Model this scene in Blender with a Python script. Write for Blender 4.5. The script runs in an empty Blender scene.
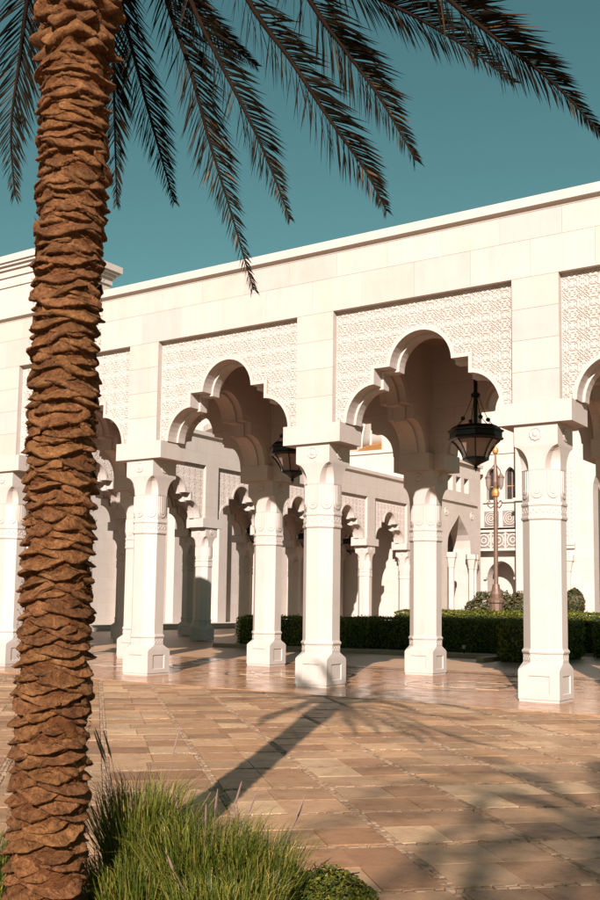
import bpy, math, random
from mathutils import Vector, Matrix
R = math.radians
PI = math.pi
random.seed(7)
scene = bpy.context.scene
col = scene.collection

# ------------------------------------------------------------------ camera
cam_d = bpy.data.cameras.new('camera')
cam = bpy.data.objects.new('camera', cam_d)
col.objects.link(cam)
YAW, PITCH, ROLL = 0.5879, 0.1002, 0.0137
w0 = Vector((-math.sin(YAW), math.cos(YAW), 0)); r0 = Vector((math.cos(YAW), math.sin(YAW), 0)); u0 = Vector((0, 0, 1))
w1 = w0*math.cos(PITCH)+u0*math.sin(PITCH); u1 = -w0*math.sin(PITCH)+u0*math.cos(PITCH)
r2 = r0*math.cos(ROLL)+u1*math.sin(ROLL); u2 = -r0*math.sin(ROLL)+u1*math.cos(ROLL)
m = Matrix((r2, u2, -w1)).transposed().to_4x4()
m.translation = Vector((15.336, -16.952, 1.6))
cam.matrix_world = m
cam_d.sensor_fit = 'VERTICAL'; cam_d.sensor_height = 36; cam_d.sensor_width = 24
cam_d.lens = 1010.07/900*36
cam_d.shift_y = 52.03/900
cam_d.clip_end = 3000
scene.camera = cam

# ------------------------------------------------------------------ sky and sun
SUN_AZ = Vector((0.4256, -0.905, 0)); SUN_EL = R(26.3)
sun_dir = SUN_AZ.normalized()*math.cos(SUN_EL)+Vector((0, 0, math.sin(SUN_EL)))
world = bpy.data.worlds.new('World'); scene.world = world
world.use_nodes = True
nt = world.node_tree; nt.nodes.clear()
sky = nt.nodes.new('ShaderNodeTexSky'); sky.sky_type = 'NISHITA'; sky.sun_disc = False
sky.sun_elevation = SUN_EL
sky.sun_rotation = math.atan2(sun_dir.x, sun_dir.y)
sky.air_density = 1.0; sky.dust_density = 0.15; sky.ozone_density = 1.0
tint = nt.nodes.new('ShaderNodeMix'); tint.data_type = 'RGBA'; tint.blend_type = 'MULTIPLY'
tint.inputs[0].default_value = 1.0
tint.inputs[7].default_value = (0.44, 0.735, 0.535, 1)
hs = nt.nodes.new('ShaderNodeHueSaturation'); hs.inputs['Saturation'].default_value = 0.9
bg = nt.nodes.new('ShaderNodeBackground'); bg.inputs['Strength'].default_value = 0.05
out = nt.nodes.new('ShaderNodeOutputWorld')
nt.links.new(sky.outputs[0], hs.inputs['Color']); nt.links.new(hs.outputs[0], tint.inputs[6])
nt.links.new(tint.outputs[2], bg.inputs[0]); nt.links.new(bg.outputs[0], out.inputs[0])
sun_d = bpy.data.lights.new('sun', 'SUN'); sun_d.energy = 5.0; sun_d.angle = R(0.53); sun_d.color = (1.0, 0.94, 0.93)
sun = bpy.data.objects.new('sun', sun_d); col.objects.link(sun)
sun.rotation_euler = (-sun_dir).to_track_quat('-Z', 'Y').to_euler()
sun.location = (30, -40, 40)
vs = scene.view_settings
vs.view_transform = 'Standard'; vs.look = 'None'; vs.gamma = 1; vs.exposure = 1.22; vs.use_curve_mapping = False
scene.render.film_transparent = False

# ------------------------------------------------------------------ materials
MATS = {}
def nodes(name):
    mt = bpy.data.materials.new(name); mt.use_nodes = True
    n = mt.node_tree; b = n.nodes['Principled BSDF']
    MATS[name] = mt
    return mt, n, b
def nn(n, t, **kw):
    x = n.nodes.new(t)
    for k, v in kw.items():
        if k in x.inputs: x.inputs[k].default_value = v
        else: setattr(x, k, v)
    return x
def mixc(n, fac, a, b, mode='MIX'):
    x = n.nodes.new('ShaderNodeMix'); x.data_type = 'RGBA'; x.blend_type = mode
    for i, v in ((0, fac), (6, a), (7, b)):
        if hasattr(v, 'is_output'): n.links.new(v, x.inputs[i])
        elif i == 0: x.inputs[0].default_value = v
        else: x.inputs[i].default_value = (*v, 1) if len(v) == 3 else v
    return x.outputs[2]
def ramp(n, src, stops):
    x = n.nodes.new('ShaderNodeValToRGB')
    e = x.color_ramp.elements
    while len(e) < len(stops): e.new(0.5)
    for q, (p, c) in zip(e, stops):
        q.position = p; q.color = (*c, 1) if not isinstance(c, (int, float)) else (c, c, c, 1)
    n.links.new(src, x.inputs[0])
    return x.outputs[0]
def bump(n, b, h, s, d=0.02):
    x = n.nodes.new('ShaderNodeBump'); x.inputs['Strength'].default_value = s; x.inputs['Distance'].default_value = d
    n.links.new(h, x.inputs['Height']); n.links.new(x.outputs[0], b.inputs['Normal'])

def stone(name, c, rough=0.6, objcol=False, joints=None, mott=0.05, strain=True):
    mt, n, b = nodes(name)
    geo = nn(n, 'ShaderNodeNewGeometry')
    no = nn(n, 'ShaderNodeTexNoise', Scale=1.3, Detail=6.0, Roughness=0.65)
    n.links.new(geo.outputs['Position'], no.inputs['Vector'])
    nf = nn(n, 'ShaderNodeTexNoise', Scale=38.0, Detail=4.0)
    n.links.new(geo.outputs['Position'], nf.inputs['Vector'])
    dark = tuple(q*(1-mott*1.6) for q in c); lite = tuple(min(0.92, q*(1+mott*0.5)) for q in c)
    cc = ramp(n, no.outputs[0], [(0.3, dark), (0.5, c), (0.72, lite)])
    if strain:      # faint vertical weathering streaks
        mp = nn(n, 'ShaderNodeMapping'); mp.inputs['Scale'].default_value = (5, 5, 0.35)
        n.links.new(geo.outputs['Position'], mp.inputs[0])
        ns = nn(n, 'ShaderNodeTexNoise', Scale=1.0, Detail=5.0)
        n.links.new(mp.outputs[0], ns.inputs['Vector'])
        st = ramp(n, ns.outputs[0], [(0.42, (0.90, 0.86, 0.80)), (0.6, (1, 1, 1))])
        cc = mixc(n, 0.22, cc, st, 'MULTIPLY')
    if objcol:
        oi = nn(n, 'ShaderNodeObjectInfo')
        cc = mixc(n, 1.0, cc, oi.outputs['Color'], 'MULTIPLY')
    if joints:
        jw, jh = joints
        sx = nn(n, 'ShaderNodeSeparateXYZ'); n.links.new(geo.outputs['Position'], sx.inputs[0])
        ad = nn(n, 'ShaderNodeMath', operation='ADD'); n.links.new(sx.outputs[0], ad.inputs[0]); n.links.new(sx.outputs[1], ad.inputs[1])
        cb = nn(n, 'ShaderNodeCombineXYZ'); n.links.new(ad.outputs[0], cb.inputs[0]); n.links.new(sx.outputs[2], cb.inputs[1])
        br = nn(n, 'ShaderNodeTexBrick', Scale=1.0)
        br.inputs['Mortar Size'].default_value = 0.0035; br.inputs['Mortar Smooth'].default_value = 0.3
        br.inputs['Brick Width'].default_value = jw; br.inputs['Row Height'].default_value = jh
        br.inputs['Color1'].default_value = (1, 1, 1, 1); br.inputs['Color2'].default_value = (0.955, 0.94, 0.925, 1); br.inputs['Mortar'].default_value = (0.62, 0.55, 0.48, 1)
        n.links.new(cb.outputs[0], br.inputs['Vector'])
        cc = mixc(n, 1.0, cc, br.outputs['Color'], 'MULTIPLY')
    n.links.new(cc, b.inputs['Base Color'])
    b.inputs['Roughness'].default_value = rough
    bump(n, b, nf.outputs[0], 0.12, 0.01)
    return mt
CREAM = (0.387, 0.317, 0.270)
stone('limestone', CREAM, 0.55)
stone('limestone_block', CREAM, 0.55, objcol=True)
stone('limestone_joint', CREAM, 0.6, joints=(1.145, 0.5625))
stone('limestone_carved', (0.387, 0.314, 0.265), 0.65)
stone('palace_stone', (0.40, 0.336, 0.284), 0.6, joints=(1.5, 0.75))
stone('palace_trim', (0.395, 0.328, 0.27), 0.6)
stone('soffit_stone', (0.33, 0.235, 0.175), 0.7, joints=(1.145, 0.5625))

def simple(name, c, rough=0.5, metal=0.0, mott=0.15, scale=6.0, bmp=0.1):
    mt, n, b = nodes(name)
    tc = nn(n, 'ShaderNodeTexCoord')
    no = nn(n, 'ShaderNodeTexNoise', Scale=scale, Detail=5.0)
    n.links.new(tc.outputs['Object'], no.inputs['Vector'])
    cc = ramp(n, no.outputs[0], [(0.3, tuple(q*(1-mott) for q in c)), (0.7, tuple(min(0.95, q*(1+mott)) for q in c))])
    n.links.new(cc, b.inputs['Base Color'])
    b.inputs['Roughness'].default_value = rough; b.inputs['Metallic'].default_value = metal
    if bmp: bump(n, b, no.outputs[0], bmp, 0.01)
    return mt
simple('black_metal', (0.012, 0.011, 0.011), 0.38, 0.6)
simple('bronze', (0.125, 0.068, 0.042), 0.5, 0.25)
simple('gold', (0.58, 0.25, 0.075), 0.45, 0.7)
simple('dark_glass', (0.02, 0.018, 0.018), 0.12, 0.0)
simple('screen_shade', (0.16, 0.12, 0.10), 0.7)  # dark colour standing for the recess shade behind the carved screens
simple('wood', (0.33, 0.16, 0.07), 0.55)
simple('soil', (0.09, 0.06, 0.04), 0.95, mott=0.5, scale=25, bmp=0.6)
simple('edging', (0.24, 0.155, 0.095), 0.6)
simple('sand', (0.46, 0.36, 0.26), 0.9, mott=0.2, scale=0.4)
mt, n, b = nodes('lantern_glass')
b.inputs['Base Color'].default_value = (0.26, 0.18, 0.14, 1); b.inputs['Roughness'].default_value = 0.4
b.inputs['Transmission Weight'].default_value = 0.35; b.inputs['IOR'].default_value = 1.2

# paving stone: object colour times mineral mottling; gloss worn unevenly
def paver(name, vcol):
    mt, n, b = nodes(name)
    geo = nn(n, 'ShaderNodeNewGeometry')
    n1 = nn(n, 'ShaderNodeTexNoise', Scale=4.5, Detail=8.0, Roughness=0.7); n.links.new(geo.outputs['Position'], n1.inputs['Vector'])
    n2 = nn(n, 'ShaderNodeTexNoise', Scale=60.0, Detail=3.0); n.links.new(geo.outputs['Position'], n2.inputs['Vector'])
    v1 = ramp(n, n1.outputs[0], [(0.28, (0.66, 0.62, 0.58)), (0.5, (1, 1, 1)), (0.75, (1.0, 1.0, 1.0))])
    v2 = ramp(n, n2.outputs[0], [(0.35, (0.80, 0.78, 0.76)), (0.6, (1, 1, 1))])
    if vcol:
        at = nn(n, 'ShaderNodeVertexColor'); at.layer_name = 'tone'; base = at.outputs['Color']
    else:
        oi = nn(n, 'ShaderNodeObjectInfo'); base = oi.outputs['Color']
    n3 = nn(n, 'ShaderNodeTexNoise', Scale=0.9, Detail=6.0, Roughness=0.6); n.links.new(geo.outputs['Position'], n3.inputs['Vector'])
    v3 = ramp(n, n3.outputs[0], [(0.36, (0.74, 0.72, 0.70)), (0.56, (1, 1, 1))])
    cc = mixc(n, 1.0, base, v1, 'MULTIPLY'); cc = mixc(n, 0.8, cc, v3, 'MULTIPLY'); cc = mixc(n, 0.8, cc, v2, 'MULTIPLY')
    n.links.new(cc, b.inputs['Base Color'])
    rr = ramp(n, n1.outputs[0], [(0.3, 0.62), (0.7, 0.40)])
    n.links.new(rr, b.inputs['Roughness'])
    b.inputs['Specular IOR Level'].default_value = 0.25
    bump(n, b, n2.outputs[0], 0.35, 0.008)
paver('paver', False); paver('paver_far', True)
mt, n, b = nodes('pebble')
at = nn(n, 'ShaderNodeVertexColor'); at.layer_name = 'tone'
n.links.new(at.outputs['Color'], b.inputs['Base Color']); b.inputs['Roughness'].default_value = 0.75
simple('grout', (0.22, 0.14, 0.085), 0.9, mott=0.3, scale=14, bmp=0.4)

# polished floor: marble slabs with thin joints
mt, n, b = nodes('polished_floor')
geo = nn(n, 'ShaderNodeNewGeometry')
n1 = nn(n, 'ShaderNodeTexNoise', Scale=1.6, Detail=8.0, Roughness=0.7); n1.inputs['Distortion'].default_value = 1.2
n.links.new(geo.outputs['Position'], n1.inputs['Vector'])
cc = ramp(n, n1.outputs[0], [(0.3, (0.20, 0.090, 0.040)), (0.5, (0.34, 0.165, 0.076)), (0.7, (0.42, 0.22, 0.11))])
br = nn(n, 'ShaderNodeTexBrick', Scale=1.0); br.inputs['Mortar Size'].default_value = 0.006
br.inputs['Brick Width'].default_value = 0.763; br.inputs['Row Height'].default_value = 0.763; br.offset = 0.0
br.inputs['Color1'].default_value = (1, 1, 1, 1); br.inputs['Color2'].default_value = (0.78, 0.74, 0.70, 1); br.inputs['Mortar'].default_value = (0.4, 0.35, 0.3, 1)
n.links.new(geo.outputs['Position'], br.inputs['Vector'])
cc = mixc(n, 1.0, cc, br.outputs['Color'], 'MULTIPLY')
n.links.new(cc, b.inputs['Base Color'])
n3 = nn(n, 'ShaderNodeTexNoise', Scale=3.0, Detail=4.0); n.links.new(geo.outputs['Position'], n3.inputs['Vector'])
n.links.new(ramp(n, n3.outputs[0], [(0.35, 0.12), (0.68, 0.30)]), b.inputs['Roughness'])
b.inputs['Specular IOR Level'].default_value = 0.27
simple('inlay_dark', (0.13, 0.075, 0.05), 0.12, mott=0.25)
simple('inlay_light', (0.34, 0.215, 0.13), 0.12, mott=0.15)
mt, n, b = nodes('court_floor')
geo = nn(n, 'ShaderNodeNewGeometry')
br = nn(n, 'ShaderNodeTexBrick', Scale=1.0); br.inputs['Mortar Size'].default_value = 0.008
br.inputs['Brick Width'].default_value = 0.9; br.inputs['Row Height'].default_value = 0.6
br.inputs['Color1'].default_value = (0.36, 0.20, 0.105, 1); br.inputs['Color2'].default_value = (0.30, 0.165, 0.085, 1); br.inputs['Mortar'].default_value = (0.2, 0.15, 0.11, 1)
n.links.new(geo.outputs['Position'], br.inputs['Vector']); n.links.new(br.outputs[0], b.inputs['Base Color'])
b.inputs['Roughness'].default_value = 0.45

# vegetation
def leafmat(name, stops, rough=0.55, trans=0.25, spec=0.3):
    mt, n, b = nodes(name)
    g = nn(n, 'ShaderNodeNewGeometry')
    cc = ramp(n, g.outputs['Random Per Island'], stops)
    n.links.new(cc, b.inputs['Base Color']); b.inputs['Roughness'].default_value = rough
    b.inputs['Specular IOR Level'].default_value = spec
    t = nn(n, 'ShaderNodeBsdfTranslucent'); n.links.new(cc, t.inputs['Color'])
    ms = nn(n, 'ShaderNodeMixShader'); ms.inputs[0].default_value = trans
    o = n.nodes['Material Output']
    n.links.new(b.outputs[0], ms.inputs[1]); n.links.new(t.outputs[0], ms.inputs[2]); n.links.new(ms.outputs[0], o.inputs[0])
leafmat('hedge_leaf', [(0, (0.040, 0.050, 0.005)), (0.5, (0.095, 0.100, 0.010)), (1, (0.19, 0.17, 0.018))], 0.5, 0.3, 0.15)
leafmat('bush_leaf', [(0, (0.030, 0.036, 0.012)), (0.6, (0.06, 0.062, 0.02)), (0.9, (0.12, 0.075, 0.03)), (1, (0.16, 0.085, 0.03))], 0.55)
leafmat('grass_blade', [(0, (0.028, 0.042, 0.004)), (0.5, (0.085, 0.10, 0.009)), (0.85, (0.16, 0.145, 0.018)), (1, (0.36, 0.20, 0.06))], 0.5, 0.35)
leafmat('ground_leaf', [(0, (0.03, 0.042, 0.004)), (0.6, (0.075, 0.082, 0.008)), (1, (0.18, 0.14, 0.012))], 0.5, 0.25)
leafmat('seed_head', [(0, (0.10, 0.055, 0.05)), (1, (0.25, 0.15, 0.11))], 0.8, 0.2)
leafmat('palm_leaflet', [(0, (0.008, 0.006, 0.003)), (0.8, (0.015, 0.011, 0.006)), (0.965, (0.04, 0.021, 0.009)), (1, (0.17, 0.08, 0.026))], 0.7, 0.10, 0.04)  # last stops paint an orange sun glint into a few random leaflets
simple('hedge_core', (0.012, 0.016, 0.005), 0.95)
simple('rachis', (0.012, 0.006, 0.003), 0.9, mott=0.3)
MATS['rachis'].node_tree.nodes['Principled BSDF'].inputs['Specular IOR Level'].default_value = 0.05
def bark(name, stops, zsc, fine):
    mt, n, b = nodes(name)
    geo = nn(n, 'ShaderNodeNewGeometry')
    mp = nn(n, 'ShaderNodeMapping'); mp.inputs['Scale'].default_value = (1, 1, zsc); n.links.new(geo.outputs['Position'], mp.inputs[0])
    n1 = nn(n, 'ShaderNodeTexNoise', Scale=11.0, Detail=10.0, Roughness=0.75); n.links.new(mp.outputs[0], n1.inputs['Vector'])
    n2 = nn(n, 'ShaderNodeTexNoise', Scale=fine, Detail=6.0, Roughness=0.7); n2.inputs['Distortion'].default_value = 0.8
    n.links.new(mp.outputs[0], n2.inputs['Vector'])
    cc = ramp(n, n1.outputs[0], stops)
    oi = nn(n, 'ShaderNodeObjectInfo')
    cc = mixc(n, 1.0, cc, oi.outputs['Color'], 'MULTIPLY')
    fb = ramp(n, n2.outputs[0], [(0.36, (0.42, 0.38, 0.35)), (0.60, (1, 1, 1))])
    cc = mixc(n, 0.75, cc, fb, 'MULTIPLY')
    n.links.new(cc, b.inputs['Base Color']); b.inputs['Roughness'].default_value = 0.9; b.inputs['Specular IOR Level'].default_value = 0.15
    mx = nn(n, 'ShaderNodeMath', operation='ADD'); n.links.new(n1.outputs[0], mx.inputs[0]); n.links.new(n2.outputs[0], mx.inputs[1])
    bump(n, b, mx.outputs[0], 1.0, 0.035)
bark('palm_fibre', [(0.28, (0.06, 0.020, 0.006)), (0.5, (0.20, 0.068, 0.019)), (0.72, (0.33, 0.125, 0.038))], 2.2, 55.0)
bark('palm_bark', [(0.28, (0.055, 0.020, 0.006)), (0.48, (0.21, 0.082, 0.026)), (0.72, (0.37, 0.165, 0.062))], 1.0, 42.0)

# ------------------------------------------------------------------ mesh helpers
class MB:
    def __init__(s): s.v = []; s.f = []; s.tone = None
    def add(s, vs, fs):
        o = len(s.v); s.v.extend(vs); s.f.extend([tuple(i+o for i in f) for f in fs])
    def box(s, x0, x1, y0, y1, z0, z1):
        s.add([(x0,y0,z0),(x1,y0,z0),(x1,y1,z0),(x0,y1,z0),(x0,y0,z1),(x1,y0,z1),(x1,y1,z1),(x0,y1,z1)],
              [(0,3,2,1),(4,5,6,7),(0,1,5,4),(1,2,6,5),(2,3,7,6),(3,0,4,7)])
    def cbox(s, x0, x1, y0, y1, z0, z1, c):      # box with all edges chamfered on the four upright and top sides
        s.loft([(z0, [(x0+c,y0),(x1-c,y0),(x1,y0+c),(x1,y1-c),(x1-c,y1),(x0+c,y1),(x0,y1-c),(x0,y0+c)]),
                (z1-c, [(x0+c,y0),(x1-c,y0),(x1,y0+c),(x1,y1-c),(x1-c,y1),(x0+c,y1),(x0,y1-c),(x0,y0+c)]),
                (z1, [(x0+2*c,y0+c),(x1-2*c,y0+c),(x1-c,y0+2*c),(x1-c,y1-2*c),(x1-2*c,y1-c),(x0+2*c,y1-c),(x0+c,y1-2*c),(x0+c,y0+2*c)])])
    def loft(s, secs, cap=True):                 # secs: (z, [(x,y)...]) with equal counts
        n_ = len(secs[0][1]); o = len(s.v)
        for z, p in secs: s.v.extend([(x, y, z) for x, y in p])
        for k in range(len(secs)-1):
            for i in range(n_):
                j = (i+1) % n_
                s.f.append((o+k*n_+i, o+k*n_+j, o+(k+1)*n_+j, o+(k+1)*n_+i))
        if cap:
            s.f.append(tuple(o+i for i in reversed(range(n_))))
            e = o+(len(secs)-1)*n_; s.f.append(tuple(e+i for i in range(n_)))
    def lathe(s, prof, n_=8, c=(0,0), rot=None):  # prof: (apothem, z)
        rot = PI/n_ if rot is None else rot
        k = 1/math.cos(PI/n_) if n_ <= 8 else 1
        s.loft([(z, [(c[0]+r*k*math.cos(rot+2*PI*i/n_), c[1]+r*k*math.sin(rot+2*PI*i/n_)) for i in range(n_)]) for r, z in prof])
    def tube(s, path, rad, n_=6):
        path = [Vector(p) for p in path]; o = len(s.v); N = len(path)
        if not hasattr(rad, '__len__'): rad = [rad]*N
        for i, p in enumerate(path):
            t = (path[min(i+1, N-1)]-path[max(i-1, 0)]).normalized()
            a = t.cross(Vector((0.31, 0.22, 0.92)) if abs(t.z) < 0.9 else Vector((1, 0.1, 0))).normalized(); b_ = t.cross(a)
            for k in range(n_):
                q = p+(a*math.cos(2*PI*k/n_)+b_*math.sin(2*PI*k/n_))*rad[i]
                s.v.append(tuple(q))
        for i in range(N-1):
            for k in range(n_):
                k2 = (k+1) % n_
                s.f.append((o+i*n_+k, o+i*n_+k2, o+(i+1)*n_+k2, o+(i+1)*n_+k))
        s.f.append(tuple(o+k for k in reversed(range(n_)))); s.f.append(tuple(o+(N-1)*n_+k for k in range(n_)))
    def mesh(s, name, mat, smooth=False):
        me = bpy.data.meshes.new(name); me.from_pydata(s.v, [], s.f); me.update()
        if mat: me.materials.append(MATS[mat])
        if smooth: me.polygons.foreach_set('use_smooth', [True]*len(me.polygons))
        return me
    def build(s, name, mat, parent=None, smooth=False):
        return link(name, s.mesh(name, mat, smooth), parent)
def link(name, me, parent=None, loc=None, rotz=None):
    o = bpy.data.objects.new(name, me); col.objects.link(o)
    if parent: o.parent = parent
    if loc is not None: o.location = loc
    if rotz: o.rotation_euler = (0, 0, rotz)
    return o
def empty(name, loc=(0,0,0), rotz=0):
    o = bpy.data.objects.new(name, None); col.objects.link(o); o.location = loc; o.rotation_euler = (0,0,rotz); o.empty_display_size = 0.3
    return o
def tag(o, label=None, cat=None, group=None, kind=None):
    for k, v in (('label', label), ('category', cat), ('group', group), ('kind', kind)):
        if v: o[k] = v
    return o
def copy_tree(o, parent=None, loc=None, rotz=None):
    c = o.copy(); col.objects.link(c); c.parent = parent
    if loc is not None: c.location = loc
    if rotz is not None: c.rotation_euler = (0, 0, rotz)
    for ch in list(o.children): copy_tree(ch, c)
    return c

# ------------------------------------------------------------------ ground
L = 4.58
mb = MB(); mb.add([(-1500,-1500,-0.12),(1500,-1500,-0.12),(1500,1500,-0.12),(-1500,1500,-0.12)], [(0,1,2,3)])
tag(mb.build('ground', 'sand'), kind='structure')
mb = MB(); mb.box(-45, 45, 6.3, 58, -0.1, -0.02)
tag(mb.build('courtyard', 'court_floor'), kind='structure')
mb = MB(); mb.box(-24, 24, -1.7, 6.3, -0.1, 0.0)
floor = tag(mb.build('arcade_floor', 'polished_floor'), kind='structure')
def ring(mb, cx, cy, r0_, r1_, z0, z1, n_=32, rot=0):
    o = len(mb.v)
    for k in range(n_):
        a = rot+2*PI*k/n_
        for r_, z in ((r0_, z0), (r0_, z1), (r1_, z1), (r1_, z0)): mb.v.append((cx+r_*math.cos(a), cy+r_*math.sin(a), z))
    for k in range(n_):
        k2 = (k+1) % n_
        for q in range(3): mb.f.append((o+4*k+q, o+4*k2+q, o+4*k2+q+1, o+4*k+q+1))
for i in range(-2, 4):           # inlaid rosette under each bay
    cx = (i+0.5)*L
    mb = MB(); ring(mb, cx, 2.29, 1.42, 1.52, -0.01, 0.004); mb.build('inlay_ring', 'inlay_dark', floor)
    mb = MB(); ring(mb, cx, 2.29, 0.62, 0.74, -0.01, 0.004, 24); mb.build('inlay_ring', 'inlay_dark', floor)
    for q in range(2):
        mb = MB(); ring(mb, cx, 2.29, 1.02, 1.14, -0.01, 0.004+0.003*(q+1), 4, q*PI/4); mb.build('inlay_square', 'inlay_light' if q else 'inlay_dark', floor)
    mb = MB(); mb.lathe([(0.4, -0.01), (0.4, 0.004)], 8, (cx, 2.29)); mb.build('inlay_star', 'inlay_light', floor)
for y0_, y1_, mt_ in ((5.35, 5.55, 'inlay_dark'),):
    mb = MB(); mb.box(-24, 24, y0_, y1_, -0.01, 0.004); mb.build('inlay_band', mt_, floor)

# plaza paving at 45 degrees to the arcade: tiles with pebble strips between pairs
mb = MB(); mb.box(-45, 60, -60, -1.7, -0.1, -0.03)
plaza = tag(mb.build('plaza_paving', 'grout'), kind='structure')
TU, TV, ST, JT = 0.44, 0.50, 0.075, 0.005
PALETTE = [(0.37,0.235,0.15), (0.33,0.205,0.125), (0.40,0.27,0.18), (0.26,0.145,0.085), (0.22,0.115,0.065), (0.30,0.205,0.14), (0.43,0.32,0.225), (0.34,0.205,0.12), (0.22,0.135,0.085)]
def axis_cells(t, a, b_):
    mod = 2*t+ST; k = math.floor(a/mod); res = []; strips = []
    while k*mod < b_:
        res += [(k*mod, k*mod+t), (k*mod+t, k*mod+2*t)]; strips.append((k*mod+2*t, (k+1)*mod)); k += 1
    return res, strips
S2 = math.sqrt(0.5)
def uv2xy(u, v): return ((u+v)*S2, (u-v)*S2)     # u: +45 deg, v: -45 deg
camp = Vector((15.336, -16.952))
def seen(x, y, marg=1.08):
    p = Vector((x, y, 0))-m.translation
    z = p.dot(w1)
    if z < 1.0: return None
    a = p.dot(r2)/z*1010/300; b_ = p.dot(u2)/z*1010
    return z if abs(a) < marg and b_ > -430 else None
us, ust = axis_cells(TU, -14, 8); vs_, vst = axis_cells(TV, 0, 26)
tile_bm = []
for q in range(4):
    rq = random.Random(q); t_ = MB(); c = 0.004
    dx, dy = 0.5, TV/2-JT/2
    j = [rq.uniform(-0.004, 0.004) for _ in range(8)]
    P = [(-dx+j[0],-dy+j[1]),(dx+j[2],-dy+j[3]),(dx+j[4],dy+j[5]),(-dx+j[6],dy+j[7])]
    t_.loft([(-0.03, P), (-0.004, P), (0.0, [(x*(1-2*c/dx), y*(1-c/dy)) for x, y in P])])
    tile_bm.append(t_.mesh('paving_tile', 'paver'))
cells = []
rt = random.Random(3)
for k in range(0, len(us), 2):
    for (v0_, v1_) in vs_:
        a, e = us[k][0], us[k+1][1]
        cut = rt.choice((0.5, 0.5, 0.5, 0.42, 0.58, 0.35))
        for (u0_, u1_) in ([(a, e)] if cut is None else [(a, a+(e-a)*cut), (a+(e-a)*cut, e)]):
            x, y = uv2xy((u0_+u1_)/2, (v0_+v1_)/2)
            if y > -1.3: continue
            d = seen(x, y)
            cells.append((d if d else 1e3+(Vector((x, y))-camp).length, x, y, u1_-u0_-JT, bool(d)))
cells.sort()
far = MB(); far_t = []
ntile = 0
for d, x, y, wd, vis in cells:
    c = rt.choice(PALETTE); k = rt.uniform(0.84, 1.10); c = tuple(0.75*q+0.25*w_ for q, w_ in zip(c, (0.33, 0.21, 0.13))); c = (c[0]*1.03, c[1]*0.90, c[2]*0.71); c = tuple(q*k for q in c)
    dz = rt.uniform(-0.013, -0.007); q = rt.randrange(4)
    if vis and ntile < 300:
        o = link('paving_tile', tile_bm[q], plaza, (x, y, dz)); o.color = (*c, 1); ntile += 1
        o.scale = (wd, 1, 1)
        o.rotation_euler = (rt.uniform(-0.004, 0.004), rt.uniform(-0.004, 0.004), PI/4+rt.choice((0, PI)))
    elif (Vector((x, y))-camp).length < 30:
        dx, dy = wd/2, TV/2-JT/2; o0 = len(far.v)
        pts = []
        for a, b_ in ((-dx,-dy),(dx,-dy),(dx,dy),(-dx,dy)): pts.append((x+(a-b_)*S2, y+(a+b_)*S2))
        far.v += [(*p, -0.03) for p in pts]+[(*p, dz) for p in pts]
        for f in ((4,5,6,7),(0,1,5,4),(1,2,6,5),(2,3,7,6),(3,0,4,7)): far.f.append(tuple(o0+i for i in f)); far_t.append(c)
def toned(mb, tones, name, mat, parent):
    me = mb.mesh(name, mat); at_ = me.color_attributes.new('tone', 'FLOAT_COLOR', 'CORNER')
    buf = []
    for p in me.polygons: buf += list((*tones[p.index], 1))*p.loop_total
    at_.data.foreach_set('color', buf)
    return link(name, me, parent)
tag(toned(far, far_t, 'distant_paving_tiles', 'paver_far', plaza), kind='stuff')
peb = MB(); pt_ = []
def pebble(u, v, su, sv):
    x, y = uv2xy(u, v)
    if y > -1.75 or not seen(x, y, 1.05): return
    c = rt.choice(((0.235,0.14,0.076),(0.20,0.112,0.058),(0.26,0.16,0.09),(0.16,0.088,0.046),(0.22,0.13,0.07))); h = rt.uniform(-0.014, -0.005); o0 = len(peb.v)
    for zz, k in ((-0.03, 1), (h-0.004, 1), (h, 0.72)):
        for a, b_ in ((-su,-sv),(su,-sv),(su,sv),(-su,sv)):
            peb.v.append((x+(a*k+b_*k)*S2, y+(a*k-b_*k)*S2, zz))
    for k in range(2):
        for i in range(4): peb.f.append((o0+4*k+i, o0+4*k+4+i, o0+4*k+4+(i+1)%4, o0+4*k+(i+1)%4)); pt_.append(c)
    peb.f.append((o0+11, o0+10, o0+9, o0+8)); pt_.append(c)
for (a, b_) in vst:                 # strips running along u
    u = -14.0
    while u < 8:
        s_ = rt.uniform(0.05, 0.085)
        for v in (a+0.019, a+0.056): pebble(u+s_/2+rt.uniform(-.006,.006), v, s_/2-0.003, 0.017)
        u += s_
for (a, b_) in ust:                 # strips along v, left out where they cross the others
    v = 0.0
    while v < 26:
        s_ = rt.uniform(0.05, 0.085)
        if (v % (2*TV+ST)) < 2*TV-0.03:
            for u in (a+0.019, a+0.056): pebble(u, v+s_/2, 0.017, s_/2-0.003)
        v += s_
tag(toned(peb, pt_, 'pebble_strips', 'pebble', plaza), kind='stuff')

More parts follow.
